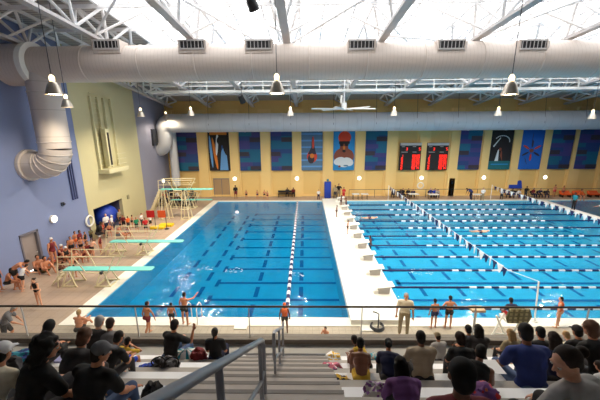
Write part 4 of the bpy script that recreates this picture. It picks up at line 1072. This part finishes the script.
pile('shorts_bundle', 148, 368, 1, [C_('royal'), C_('blue')], 'blue cloth bundle left of the grey patterned bag', 'clothes', .35, .28, .16, 5)
pile('towel', 238, 362, 0, [C_('pink'), C_('white'), C_('red')], 'red and pink patterned towel in the aisle at the front bench end', 'towel', .45, .3, .26, 6, floor=PLAT + .26)
pile('towel', 22, 356, 2, [C_('teal'), C_('blue')], 'teal blue towel on the bench at far left', 'towel', .55, .28, .16, 7)
pile('towel', 333, 357, 0, [C_('yellow'), C_('white')], 'yellow towel at the aisle end of the front bench on the right', 'towel', .34, .28, .16, 8)
pile('towel', 332, 368.5, 1, [C_('purple'), C_('pink'), C_('white')], 'purple patterned cloth at the aisle end of the second bench', 'towel', .38, .3, .2, 9)
pile('towel', 341, 382, 2, [C_('navy'), C_('yellow')], 'navy and yellow towel bunched up near the aisle below the shirtless boy', 'towel', .36, .25, .18, 10, floor=BZ0 + RISE * 2)
pile('towel', 374, 358, 0, [C_('teal'), C_('lightgrey')], 'small pale teal cloth on the front bench right of the yellow topped child', 'towel', .26, .24, .16, 11)
pile('bag', 376, 391, 3, [C_('purple'), C_('lightgrey')], 'lilac bag next to the bent over person in purple', 'bag', .32, .26, .2, 12)
pile('bag', 152, 394, 3, [C_('black'), C_('char')], 'black rounded bag on the fourth bench near the aisle rail', 'bag', .26, .26, .28, 13)
pile('floral_cloth', 483, 391, 4, [C_('red'), C_('purple'), C_('orange')], 'red, purple and orange patterned cloth beside the large black haired head', 'cloth', .3, .24, .12, 14)
pile('bag', 8, 366, 3, [C_('char')], 'dark bag beside the person in the white cap', 'bag', .34, .26, .26, 15)
o = MB(); p = W(70, 357, z=BZ0 + RISE * 3 + .02); o.box((p.x - .16, p.y - .1, p.z - .02), (p.x + .16, p.y + .12, p.z + .012)); tag(o.build('leaflet_stack', mat('lilac_paper', (176, 176, 226), .6)), 'pale lilac papers on the bench right of the curly haired woman', 'paper')
p = W(493, 365, z=BZ0 + RISE * 3 + .02); tag(MB().box((p.x - .1, p.y - .14, p.z - .019), (p.x + .1, p.y + .12, p.z - .014)).build('paper_sheet', mat('white_paper', (235, 235, 240), .6)), 'white sheet of paper on the bench beside the thin dark boy', 'paper')

# ------------------------------------------------------------------ near deck
N_ = dict(vox=.016, near=True)
stand(403, 335.5, 292, 'stand', 165, 'B', 'shirt:cream jeans:khaki short_hair:grey', 'grey haired coach in a cream shirt and khaki trousers standing on the near deck', maxs=1.4, wide=1.1, **N_)
stand(433, 328, 299, 'stand', 10, 'B', 'trunks:navy short_hair:black', 'boy in navy trunks standing left of the boy with hands on hips', **N_)
stand(447.5, 328, 296, 'hips', -5, 'B', 'trunks:black short_hair:black', 'shirtless boy with both hands on his hips at the edge of the lap pool', **N_)
stand(557, 327, 297, 'hip1', 40, 'A', 'swimsuit:orange short_hair:black', 'girl in an orange swimsuit standing at the pool edge right of the guard chair', **N_)
stand(149.5, 335, 302, 'walk', -25, 'B', 'trunks:maroon short_hair:black', 'boy in dark red trunks walking on the near deck beside the diving pool', **N_)
stand(173, 327, 303, 'stand', 0, 'B', 'trunks:black short_hair:black', 'boy in black trunks, arms down, waiting between the walking boy and the ladder', **N_)
stand(186, 325, 293, 'reach', -12, 'B', 'trunks:black short_hair:black', 'boy in black trunks beside the pool ladder with an arm stretched out', **N_)
stand(285, 333, 303, 'stand', 5, 'C', 'trunks:black swim_cap:orange swimsuit:orange', 'person in an orange top and cap at the end of the diving pool rope', **N_)
stand(326, 338, 327, 'floor', 150, 'B', 'trunks:white short_hair:black', 'small child sitting alone on the near deck beyond the stair handrail', **N_)
stand(80, 331, 311, 'floor', 0, 'B', 'trunks:char short_hair:blond', 'fair haired child sitting at the corner of the diving pool', **N_)
stand(10, 346, 308, 'poolside', -60, 'B', 'shirt:grey shorts:char short_hair:grey', 'grey haired person in a grey shirt bending over at far left', **N_)
stand(40, 305.5, 277.5, 'cross', 170, 'A', 'swimsuit:black bun_hair:dark', 'girl in a black swimsuit with folded arms standing alone on the left deck', **N_)
# lifeguard chair
p = W(502, 340, z=0)
t = thing('guard_chair', p, 'white framed lifeguard chair draped with a mottled olive cover on the near deck', 'chair')
X0, Y0 = p.x + .2, p.y
for sx in (-.42, .42):
    MB().tube((X0 + sx - .5, Y0 - .2, 0), (X0 + sx + .2, Y0 + .1, 1.25), .04, n=8).build('leg', white, t)
    MB().tube((X0 + sx + .45, Y0 + .1, 0), (X0 + sx - .25, Y0 - .1, 1.25), .04, n=8).build('leg', white, t)
MB().tube((X0 - .7, Y0 - .12, .4), (X0 + .5, Y0 - .12, .4), .03).build('foot_rail', white, t)
MB().box((X0 - .3, Y0 - .25, 1.0), (X0 + .45, Y0 + .3, 1.1)).build('seat', white, t)
camo = striped('mottled_cover', (150, 142, 104), (92, 88, 62), 0, .21, .45, .9, .1, .35, 7, second=(2, .17, .35))
g = MB(); g.prism([(X0 - .32, 1.05), (X0 + .5, 1.05), (X0 + .62, 1.35), (X0 + .5, 1.7), (X0 - .3, 1.72), (X0 - .42, 1.3)], 'y', Y0 - .36, Y0 - .26); g.build('backrest_cover', camo, t, bevel=.03)
res = human('sit', .018, True)
person(res, (X0 + .05, Y0 - .02, 1.1), 0, .95, 'C', 'shirt:navy shorts:red short_hair:black', 'lifeguard with dark hair sitting in the olive draped chair')
p = W(474, 330, z=0); t = thing('deck_stool', p, 'small tan topped stand on a thin leg at the pool edge', 'stool')
MB().tube((p.x, p.y, 0), (p.x, p.y, 1.0), .03).build('leg', steel, t); MB().box((p.x - .3, p.y - .2, 1.0), (p.x + .3, p.y + .2, 1.12)).build('top', mat('tan_top', (190, 160, 126), .6), t, bevel=.02); MB().lathe([(0, .0), (.2, .0), (.2, .03), (0, .05)], p, 14).build('base', steel, t)
p = W(377, 328, z=0); o = MB(); [o.torus((p.x, p.y, .04 + .05 * i), .3 - .01 * i, .035, 'z', 24, 6) for i in range(3)]; tag(o.build('hose_coil', darkgrey, smooth=True), 'black coiled hose ring on the near deck left of the coach', 'hose')
tag(MB().tube((p.x + .05, p.y, 0), (p.x + .05, p.y, .62), .03).path([(p.x + .05, p.y, .6), (p.x + .05, p.y, .72), (p.x - .08, p.y, .8), (p.x - .22, p.y, .84)], .03).build('hose_stand', darkgrey), 'thin dark standpipe with bent top inside the coiled hose', 'pipe')
p = W(367.5, 329, z=0); tag(MB().box((p.x - .3, p.y - .18, 0), (p.x + .3, p.y + .18, .05)).build('kickboard', white, bevel=.02), 'white flat board on the near deck left of the coiled hose', 'board')
p = W(240.5, 327.5, z=0.03); tag(MB().box((p.x - .3, p.y - .12, 0), (p.x + .3, p.y + .12, .05)).build('drain_cover', coping, bevel=.01), 'small white cover plate on the near deck beyond the woman in black', 'plate')
# pool ladder grab rails
p = W(192.5, 325, z=0); t = thing('pool_ladder', p, 'curved chrome ladder rails at the near edge of the diving pool', 'ladder')
for s in (-.25, .25): MB().path([(p.x + s, p.y, 0), (p.x + s, p.y, .8), (p.x + s, p.y + .12, .95), (p.x + s, p.y + .4, .95), (p.x + s, p.y + .62, .7), (p.x + s, PY0 + .1, -.6)], .025, 8).build('rail', steel, t, True)
for z in (-.2, -.5): MB().box((p.x - .25, PY0 + .04, z - .02), (p.x + .25, PY0 + .14, z + .02)).build('step', steel, t)
# swimmers
def swimmer(px, py, skin, cap, label, rz=90):
    res = human('stand', .03, False); p = W(px, py, z=-.02)
    c, s = math.cos(math.radians(rz)), math.sin(math.radians(rz))
    b = person(res, (p.x, p.y, -.07), 0, 1.0, skin, 'trunks:navy swim_cap:' + cap, label); b.rotation_euler = (math.radians(90), 0, math.radians(rz)); return b
foam = mat('white_foam', (240, 248, 252), .6)
def splash(px, py, w, label, n=26, seed=0):
    p = W(px, py, z=-.03); rnd = random.Random(seed); g = MB()
    for i in range(n):
        a = rnd.uniform(0, 6.28); r = w * math.sqrt(rnd.random()); s = rnd.uniform(.012, .03)
        g.ball((p.x + r * math.cos(a) * 1.5, p.y + r * math.sin(a), -.05), s, 6, sq=(2, 1, .5))
    tag(g.build('splash', foam, smooth=True), label, 'splash', kind='stuff')
swimmer(470, 231, 'A', 'white', 'swimmer in the middle lane heading left near the second flags')
swimmer(361, 217.5, 'A', 'white', 'pale swimmer in a far lane close to the starting blocks')
splash(357.5, 215, .6, 'patch of white splash near the far starting blocks', seed=1)
splash(421, 272, .5, 'patch of white ripples in a near lane of the lap pool', 34, 2)
splash(234, 270, .4, 'patch of small ripples in the diving pool', 20, 3)
splash(205, 268, .4, 'left patch of small ripples in the diving pool', 20, 4)
splash(296, 275, .35, 'ripples beside the diving pool rope', 18, 5)
splash(580, 228, .6, 'white splash by the right bulkhead', 34, 6)
p = W(237, 212.5, z=0); tag(MB().ball((p.x, p.y, 0), .2, 14).build('reflection', floatw, smooth=True), 'white ball imitating a wall lamp reflection at the far end of the diving pool', 'reflection')  # ball added in place of a far wall lamp mirrored in the water
# ------------------------------------------------------------------ people on the left deck
S = lambda *a, **k: stand(*a, vox=.03, **k)
def fl(px, by, hy, key, rz, skin, wear, label, **k): return stand(px, by, hy, key, rz, skin, wear, label, **k)
fl(8, 284, 256, 'sit', -60, 'B', 'trunks:black short_hair:black', 'dark haired boy hunched on a bench by the door at far left', z=.45, maxs=1.1)
fl(1, 290, 262, 'stand', -70, 'B', 'trunks:black short_hair:black', 'boy in black trunks cut off by the left edge of the view')
fl(18, 289, 262, 'bend', -60, 'B', 'trunks:black short_hair:black', 'shirtless boy in black trunks bending over near the grey door')
fl(24, 288, 264, 'poolside', -20, 'A', 'swimsuit:white trunks:black short_hair:dark', 'boy in white top leaning forward right of the bending boy')
fl(38, 266, 253.5, 'floor', -120, 'B', 'trunks:black short_hair:black', 'boy sitting on the deck against the blue wall just right of the door')
fl(44, 264, 250, 'floor', -110, 'B', 'trunks:olive short_hair:black', 'boy sitting with knees up against the blue wall, second from the door')
fl(53, 262, 252, 'floorlegs', -95, 'B', 'trunks:red short_hair:black', 'child stretching legs out on the deck, third from the door')
fl(53.5, 256, 233.5, 'stand', -100, 'B', 'swimsuit:maroon swim_cap:white', 'girl in a dark red swimsuit and white cap standing against the blue wall')
grp = 'swimmers waiting along the side wall'
row = [(60, 255, 244, 'floor', 'B', 'swimsuit:maroon swim_cap:white', 'girl in a white cap sitting right of the standing girl in dark red'),
 (65, 253, 242, 'floor', 'B', 'swimsuit:black swim_cap:white', 'second white capped girl sitting by the wall'),
 (67.5, 250, 240, 'floor', 'B', 'trunks:maroon short_hair:dark', 'child sitting behind the white capped girls'),
 (72.5, 253, 233, 'stand', 'B', 'trunks:black short_hair:black', 'black haired boy standing at the left end of the waiting group'),
 (77, 249, 231, 'stand', 'B', 'trunks:orange short_hair:dark', 'boy in orange trunks standing in the waiting group'),
 (81, 246, 227, 'stand', 'C', 'shirt:maroon shorts:black short_hair:black', 'taller youth in a dark red shirt at the back of the waiting group'),
 (82, 252, 235, 'hips', 'B', 'trunks:black short_hair:black', 'boy with hands on hips in the middle of the waiting group'),
 (86.5, 247, 231.5, 'stand', 'B', 'swimsuit:black short_hair:black', 'girl in black near the life ring'),
 (88, 253, 238, 'floor', 'B', 'swimsuit:maroon short_hair:dark', 'girl in dark red crouching left of the bare backed man'),
 (75, 262, 249, 'floor', 'B', 'trunks:maroon swim_cap:maroon', 'child in a dark red cap sitting behind the second diving board rail'),
 (69, 257, 247, 'floor', 'A', 'trunks:navy short_hair:brown', 'brown haired child sitting low in front of the waiting group'),
 (84, 262, 248, 'crouch', 'B', 'swimsuit:maroon short_hair:dark', 'child in dark red crouching between diving boards'),
 (92, 242, 230, 'cross', 'C', 'shirt:olive shorts:black short_hair:brown', 'person in an olive top below the life ring')]
for i, (px, by, hy, key, sk, wr_, lb) in enumerate(row): fl(px, by, hy, key, -75 - (i * 37) % 60, sk, wr_, lb, group=grp)
fl(93, 255.5, 239, 'bend', -20, 'A', 'trunks:black short_hair:brown', 'bare backed man in black trunks bending among the waiting swimmers', lean=30)
fl(101.5, 252, 235.5, 'stand', -90, 'B', 'swimsuit:maroon swim_cap:white', 'girl in dark red and a white cap standing at the second diving board')
fl(74, 278, 256, 'walk', -100, 'B', 'trunks:black short_hair:black', 'boy in black trunks walking behind the nearest diving board')
fl(60, 273, 262, 'crouch', -60, 'C', 'trunks:black short_hair:black', 'boy crouching at the tail of the nearest diving board')
row = [(97, 228, 216, 'sit', 'C', 'shirt:black jeans:char short_hair:black', 'person in black sitting at the left side of the alcove'),
 (107, 228, 213.5, 'stand', 'A', 'shirt:white shorts:navy short_hair:blond', 'fair haired adult in white at the alcove'),
 (113, 231, 215, 'stand', 'A', 'shirt:white shorts:grey baseball_cap:white', 'adult in a white shirt and white cap in front of the alcove'),
 (110.5, 237, 223, 'stand', 'B', 'trunks:maroon short_hair:dark', 'boy in maroon trunks below the white capped adult'),
 (120.5, 225, 209, 'stand', 'B', 'shirt:khaki shorts:char short_hair:brown', 'tall person in khaki at the right edge of the alcove'),
 (124.5, 229, 215, 'stand', 'B', 'shirt:maroon shorts:black short_hair:black', 'person in maroon right of the alcove'),
 (129, 230, 216, 'stand', 'B', 'shirt:orange shorts:char short_hair:black', 'person in an orange top right of the alcove'),
 (133, 229, 216, 'cross', 'B', 'trunks:black short_hair:black', 'bare chested boy behind the green shirted adult'),
 (137.5, 232, 217, 'stand', 'B', 'shirt:green shorts:char short_hair:blond', 'adult in a green shirt by the pale yellow wall'),
 (142.5, 227, 213, 'hips', 'A', 'shirt:white jeans:char short_hair:dark', 'adult in white behind the red shirted adult'),
 (146.5, 233, 217.5, 'stand', 'B', 'shirt:red shorts:black short_hair:black', 'adult in a red shirt right of the green shirt'),
 (151, 228, 213.5, 'stand', 'A', 'shirt:white shorts:black short_hair:dark', 'adult in a white shirt beside the red shirted adult'),
 (118, 236, 224, 'sit', 'B', 'trunks:grey short_hair:dark', 'boy sitting low below the alcove'),
 (127, 238, 226, 'crouch', 'B', 'swimsuit:purple short_hair:dark', 'girl in purple crouching under the board rail'),
 (104, 236, 225, 'cross', 'B', 'swimsuit:red short_hair:dark', 'girl in red standing left of the alcove crowd')]
for i, (px, by, hy, key, sk, wr_, lb) in enumerate(row): fl(px, by, hy, key, -60 - (i * 53) % 90, sk, wr_, lb, group='people crowded by the alcove', z=.35 if key == 'sit' else 0)
# rescue gear by the pale wall
for px, m, lb in ((153, red, 'small red panel sign on a thin dark post left of the yellow mats'), (164, orange, 'small orange panel sign on a thin dark post above the yellow mats')):
    p = W(px + 3, 229, z=0); t = thing('panel_sign', p, lb, 'sign')
    MB().tube(p, p + V((0, 0, 1.75)), .03).build('post', darkgrey, t); MB().box((p.x - .7, p.y - .03, 1.1), (p.x + .02, p.y + .03, 1.75)).build('panel', m, t); MB().lathe([(0, 0), (.2, 0), (.2, .04), (0, .06)], p, 12).build('base', darkgrey, t)
for px, by, lb in ((158, 228.5, 'yellow foam mat on the left deck below the red panel sign'), (166.5, 226, 'yellow foam mat on the left deck below the orange panel sign')):
    p = W(px, by, z=0); tag(MB().box((p.x - .62, p.y - .3, 0), (p.x + .62, p.y + .3, .22)).build('foam_mat', yellow, bevel=.03), lb, 'mat')
# dark bleacher with people behind the high board
t = thing('small_bleacher', (-15.4, 35.2, 0), 'black three row bleacher in the far left corner behind the high board', 'bleacher')
for k in range(3):
    MB().box((-17.5, 35.3 + k * .75, .42 + k * .4), (-13.4, 35.65 + k * .75, .47 + k * .4)).build('seat_board', dark, t)
    MB().box((-17.5, 35.0 + k * .75, .08 + k * .4), (-13.4, 35.28 + k * .75, .12 + k * .4)).build('foot_board', dark, t)
    for x in (-17.4, -16.1, -14.8, -13.5): MB().bar((x, 35.5 + k * .75, 0), (x, 35.5 + k * .75, .44 + k * .4), .06, .06).build('leg', dark, t)
for x in (-17.4, -15.4, -13.5): MB().bar((x, 34.9, .05), (x, 37.2, 1.25), .05, .08).build('frame_rail', dark, t)
cl = ['black', 'char', 'maroon', 'black', 'navy', 'red', 'black', 'white', 'char', 'black', 'orange', 'black', 'maroon', 'navy']
nm = ['front', 'middle', 'top']; pos = ['leftmost', 'second from the left', 'third from the left', 'fourth from the left', 'rightmost']
i = 0
for k in range(3):
    for j in range(5):
        c = cl[i % len(cl)]; i += 1
        person(human('sit' if (i % 3) else 'sitlean', .03), (-17.1 + j * .82 + .1 * (k % 2), 35.45 + k * .75, .47 + k * .4), 180 + (i * 31) % 40 - 20, .9, 'BC'[i % 2], 'shirt:%s jeans:char short_hair:black' % c, 'seated figure in %s on the corner bleacher, %s row, %s' % (c, nm[k], pos[j]), group='people on the corner bleacher')
# ------------------------------------------------------------------ far deck
G = 'people along the far deck'
far = [(236, 199, 185, 'stand', 180, 'C', 'shirt:black shorts:maroon short_hair:black', 'adult in black standing right of the brown double door'),
 (246.5, 199, 191, 'stand', 180, 'B', 'trunks:black short_hair:dark', 'child standing on the far deck right of the adult in black'),
 (257.5, 199, 190, 'stand', 160, 'B', 'trunks:navy short_hair:dark', 'child standing alone on the far deck in the middle of the bay'),
 (264.5, 199, 190, 'stand', 200, 'B', 'trunks:black short_hair:dark', 'left child of the pair left of the black bench'),
 (267.5, 200, 192, 'stand', 160, 'B', 'trunks:maroon short_hair:black', 'right child of the pair left of the black bench'),
 (318.5, 200, 189.5, 'stand', 185, 'B', 'shirt:white jeans:navy short_hair:black', 'person in a white shirt and navy trousers left of the blue cabinet'),
 (335, 200, 185, 'stand', 170, 'C', 'shirt:khaki jeans:char short_hair:black', 'person in khaki right of the blue cabinet'),
 (338.5, 200, 184, 'hips', 190, 'B', 'shirt:black jeans:khaki short_hair:dark', 'tall person in black among the officials by the far blocks'),
 (343.5, 200, 187, 'cross', 210, 'B', 'shirt:red shorts:red short_hair:black', 'person dressed all in red by the far blocks'),
 (341, 207, 195, 'stand', 250, 'C', 'trunks:black short_hair:black', 'swimmer standing at the farthest starting block'),
 (346, 209, 197.5, 'stand', 100, 'C', 'trunks:navy short_hair:black', 'swimmer standing on the bulkhead behind the second farthest block'),
 (336.5, 217, 205, 'stand', 250, 'C', 'trunks:black short_hair:black', 'dark boy standing on the bulkhead left of the far blocks'),
 (347.5, 234, 221, 'stand', 260, 'B', 'trunks:black short_hair:dark', 'boy standing on the bulkhead in the middle of the row of blocks'),
 (470.5, 200, 188, 'bend', 90, 'C', 'shirt:blue jeans:navy short_hair:black', 'person in dark blue bending over a table right of the wooden door'),
 (482, 200.5, 187.5, 'stand', 170, 'A', 'shirt:white jeans:khaki short_hair:grey', 'person in white standing right of the person in dark blue'),
 (525, 199, 186, 'stand', 180, 'C', 'shirt:black jeans:char short_hair:black', 'person in black right of the blue canopy chair'),
 (501, 200, 189, 'stand', 150, 'B', 'shirt:lightgrey jeans:char short_hair:black', 'person in light grey left of the blue canopy chair'),
 (553.5, 197, 184.5, 'stand', 180, 'B', 'trunks:red short_hair:black', 'left of two shirtless youths near the orange covered seats'),
 (562, 197, 185.5, 'stand', 190, 'B', 'trunks:maroon short_hair:black', 'right of two shirtless youths near the orange covered seats'),
 (579, 196.5, 188.5, 'sit', 180, 'B', 'shirt:orange shorts:char short_hair:brown', 'person in orange sitting near the right edge of the far deck')]
bulkp = ('starting block', 'bulkhead')
for (px, by, hy, key, rz, sk, wr_, lb) in far:
    z = BULK if by > 203 else 0
    if key == 'sit': z = .45
    fl(px, by, hy, key, rz, sk, wr_, lb, z=z, group=G, maxs=1.25)
p = W(574.5, 210, z=.12); person(human('stand', .03), (28.7, p.y, .12), 90, 1.12, 'C', 'shirt:teal jeans:black short_hair:black', 'official in teal top and black trousers on the right bulkhead')
p = W(588, 216, z=.12); person(human('poolside', .03), (28.7, p.y - 1.2, .12), 90, 1.1, 'A', 'shirt:white jeans:white short_hair:grey', 'official all in white leaning forward on the right bulkhead')
person(human('crouch', .03), W(368.5, 252, z=BULK) * 1 + V((0, 0, .0)), 270, .95, 'C', 'trunks:black swim_cap:red', 'swimmer crouching at the fifth starting block') if False else None
p = W(368, 247, z=-.3); person(human('stand', .03), (RX0 + .4, p.y, -.95), 90, .95, 'C', 'swimsuit:navy short_hair:black', 'dark haired swimmer standing in the water beside a starting block')
seatm = dark
def benchseat(px0, px1, by, label, m=dark):
    a = W(px0, by, z=0); b = W(px1, by, z=0); t = thing('deck_bench', ((a.x + b.x) / 2, a.y, 0), label, 'bench')
    MB().box((a.x, a.y - .2, .4), (b.x, a.y + .2, .46)).build('seat', m, t)
    MB().box((a.x, a.y + .16, .55), (b.x, a.y + .2, .85)).build('backrest', m, t)
    for x in (a.x + .1, b.x - .1): MB().box((x - .04, a.y - .18, 0), (x + .04, a.y + .2, .4)).build('leg', m, t)
    return a, b
a, b = benchseat(278, 295, 197, 'long black bench with two people against the far wall below the third banner')
person(human('sit', .03), (b.x - 1.0, a.y, .46), 180, 1, 'C', 'shirt:char jeans:black short_hair:black', 'left person of the two sitting on the black bench', group=G)
person(human('sit', .03), (b.x - .2, a.y, .46), 180, 1, 'C', 'shirt:maroon jeans:black short_hair:black', 'right person of the two sitting on the black bench', group=G)
# blue cabinet, tables
p = W(327.5, 198, z=0); t = thing('padded_column', (p.x, p.y, 0), 'tall blue padded cabinet at the far end of the bulkhead', 'cabinet')
MB().box((p.x - .42, p.y - .3, .05), (p.x + .42, p.y + .3, 2.15)).build('body', blue, t, bevel=.05); MB().box((p.x - .35, p.y - .3, 0), (p.x + .35, p.y + .3, .06)).build('base', dark, t); MB().ball((p.x, p.y, 2.35), .16, 10).build('top_knob', mat('teal_knob', (60, 140, 160), .5), t, True)
def table(px0, px1, by, label, m=white):
    a = W(px0, by, z=0); b = W(px1, by, z=0); t = thing('folding_table', ((a.x + b.x) / 2, a.y, 0), label, 'table', 'officials tables')
    MB().box((a.x, a.y - .35, .7), (b.x, a.y + .35, .75)).build('tabletop', m, t)
    for x in (a.x + .12, b.x - .12):
        for y in (a.y - .28, a.y + .28): MB().tube((x, y, 0), (x, y, .7), .025).build('leg', darkgrey, t)
    return a, b
table(352, 359, 199.5, 'small white folding table on the far deck left of the flag line')
table(361, 368, 199.5, 'second white folding table on the far deck, right of the first')
table(408, 418, 199.5, 'white table in front of the officials seated below the left scoreboard')
table(428, 438, 200, 'white table below the right scoreboard')
table(472, 480, 200, 'white table between the bending person and the person in white')
for i, (px, c, sk, lb) in enumerate(((393.5, 'black', 'C', 'leftmost official sitting behind the first flags'), (399, 'char', 'C', 'second official sitting behind the first flags'), (402.5, 'black', 'B', 'third official sitting in black below the left scoreboard'),
        (408, 'black', 'B', 'fourth official sitting below the left scoreboard'), (413, 'navy', 'A', 'official in navy sitting at the table below the left scoreboard'), (430, 'blue', 'A', 'official in blue sitting below the right scoreboard'),
        (433.5, 'royal', 'B', 'official in bright blue below the right scoreboard'), (436.5, 'lightgrey', 'A', 'official in light grey below the right scoreboard'),
        (507, 'white', 'B', 'person in white sitting left under the blue canopy chair'), (512, 'black', 'C', 'person in black sitting in front of the blue canopy chair'), (517, 'white', 'A', 'person in white sitting right of the blue canopy chair'),
        (532.5, 'maroon', 'C', 'person in maroon sitting right of the standing person in black'), (539, 'navy', 'B', 'person in navy sitting right of the seated maroon one'), (546, 'char', 'C', 'person in charcoal sitting left of the orange covered seats'))):
    p = W(px, 194.5, z=.45)
    s = thing('folding_chair', (p.x, p.y, 0), 'black chair under the ' + lb, 'chair', 'black chairs on the far deck')
    MB().box((p.x - .22, p.y - .2, .41), (p.x + .22, p.y + .22, .45)).build('seat', dark, s); MB().box((p.x - .22, p.y + .2, .55), (p.x + .22, p.y + .24, .9)).build('backrest', dark, s)
    for dx_, dy_ in ((-.2, -.18), (.2, -.18), (-.2, .22), (.2, .22)): MB().tube((p.x + dx_, p.y + dy_, 0), (p.x + dx_, p.y + dy_, .42), .015, n=5).build('leg', dark, s)
    person(human(('sit', 'sitlean', 'situp')[i % 3], .03), (p.x, p.y, .45), 180 + (i * 47) % 60 - 30, 1.0, sk, 'shirt:%s jeans:%s short_hair:%s' % (c, ('char', 'navy')[i % 2], ('black', 'dark', 'grey')[i % 3]), lb, group=G)
p = W(514.5, 196, z=0); t = thing('canopy_seat', (p.x, p.y + .4, 0), 'bright blue canopy over a dark seat on the far deck at right', 'seat')
MB().prism([(p.y, 1.0), (p.y + 1.1, 1.1), (p.y + 1.3, 1.7), (p.y + .9, 2.15), (p.y + .3, 1.95)], 'x', p.x - .85, p.x + .85).build('canopy', blue, t, bevel=.05)
for x in (p.x - .8, p.x + .8): MB().tube((x, p.y + .6, 0), (x, p.y + .6, 1.2), .03).build('leg', dark, t)
for i, (px, w) in enumerate(((565, 'left'), (578, 'middle'), (593, 'right'))):
    p = W(px, 197, z=0); t = thing('covered_seat', (p.x, p.y, 0), 'low orange draped seat on the far deck at right, %s of the three' % w, 'seat', 'orange covered seats')
    MB().prism([(p.y - .35, .3), (p.y + .3, .35), (p.y + .45, .75), (p.y + .3, .8), (p.y, .52), (p.y - .35, .5)], 'x', p.x - .6, p.x + .6).build('cover', orange, t, bevel=.05)
    for x in (p.x - .5, p.x + .5): MB().box((x - .04, p.y - .3, 0), (x + .04, p.y + .3, .32)).build('leg', dark, t)
# rail along the far deck
t = thing('deck_railing', (20, 39.4, 0), 'thin dark railing along the far deck behind the lap pool', 'railing')
x0 = W(349, 195, Y=39.4).x
MB().tube((x0, 39.4, 1.05), (XR - .3, 39.4, 1.05), .03, n=6).build('top_rail', darkgrey, t); x = x0
while x < XR - .3: MB().tube((x, 39.4, 0), (x, 39.4, 1.05), .03, n=6).build('post', darkgrey, t); x += 3.3
# ------------------------------------------------------------------ camera and light
cam = bpy.data.cameras.new('camera'); co = bpy.data.objects.new('camera', cam); COL.objects.link(co)
M = RC.to_4x4(); M.translation = CAM; co.matrix_world = M
cam.sensor_width = 36; cam.lens = F / 600 * 36; cam.clip_end = 300; cam.clip_start = .05
sc = bpy.context.scene; sc.camera = co
w = bpy.data.worlds.new('sky'); sc.world = w; w.use_nodes = True
bg = w.node_tree.nodes['Background']; bg.inputs[0].default_value = (1, .97, .93, 1); bg.inputs[1].default_value = 3.7
for o in bpy.data.objects:
    if 'category' in o and len(o['label'].replace('-', ' ').split()) > 15: print('LONG', o.name, o['label'])
sc.view_settings.view_transform = 'Standard'; sc.view_settings.look = 'None'; sc.view_settings.exposure = .2; sc.view_settings.gamma = 1; sc.view_settings.use_curve_mapping = False
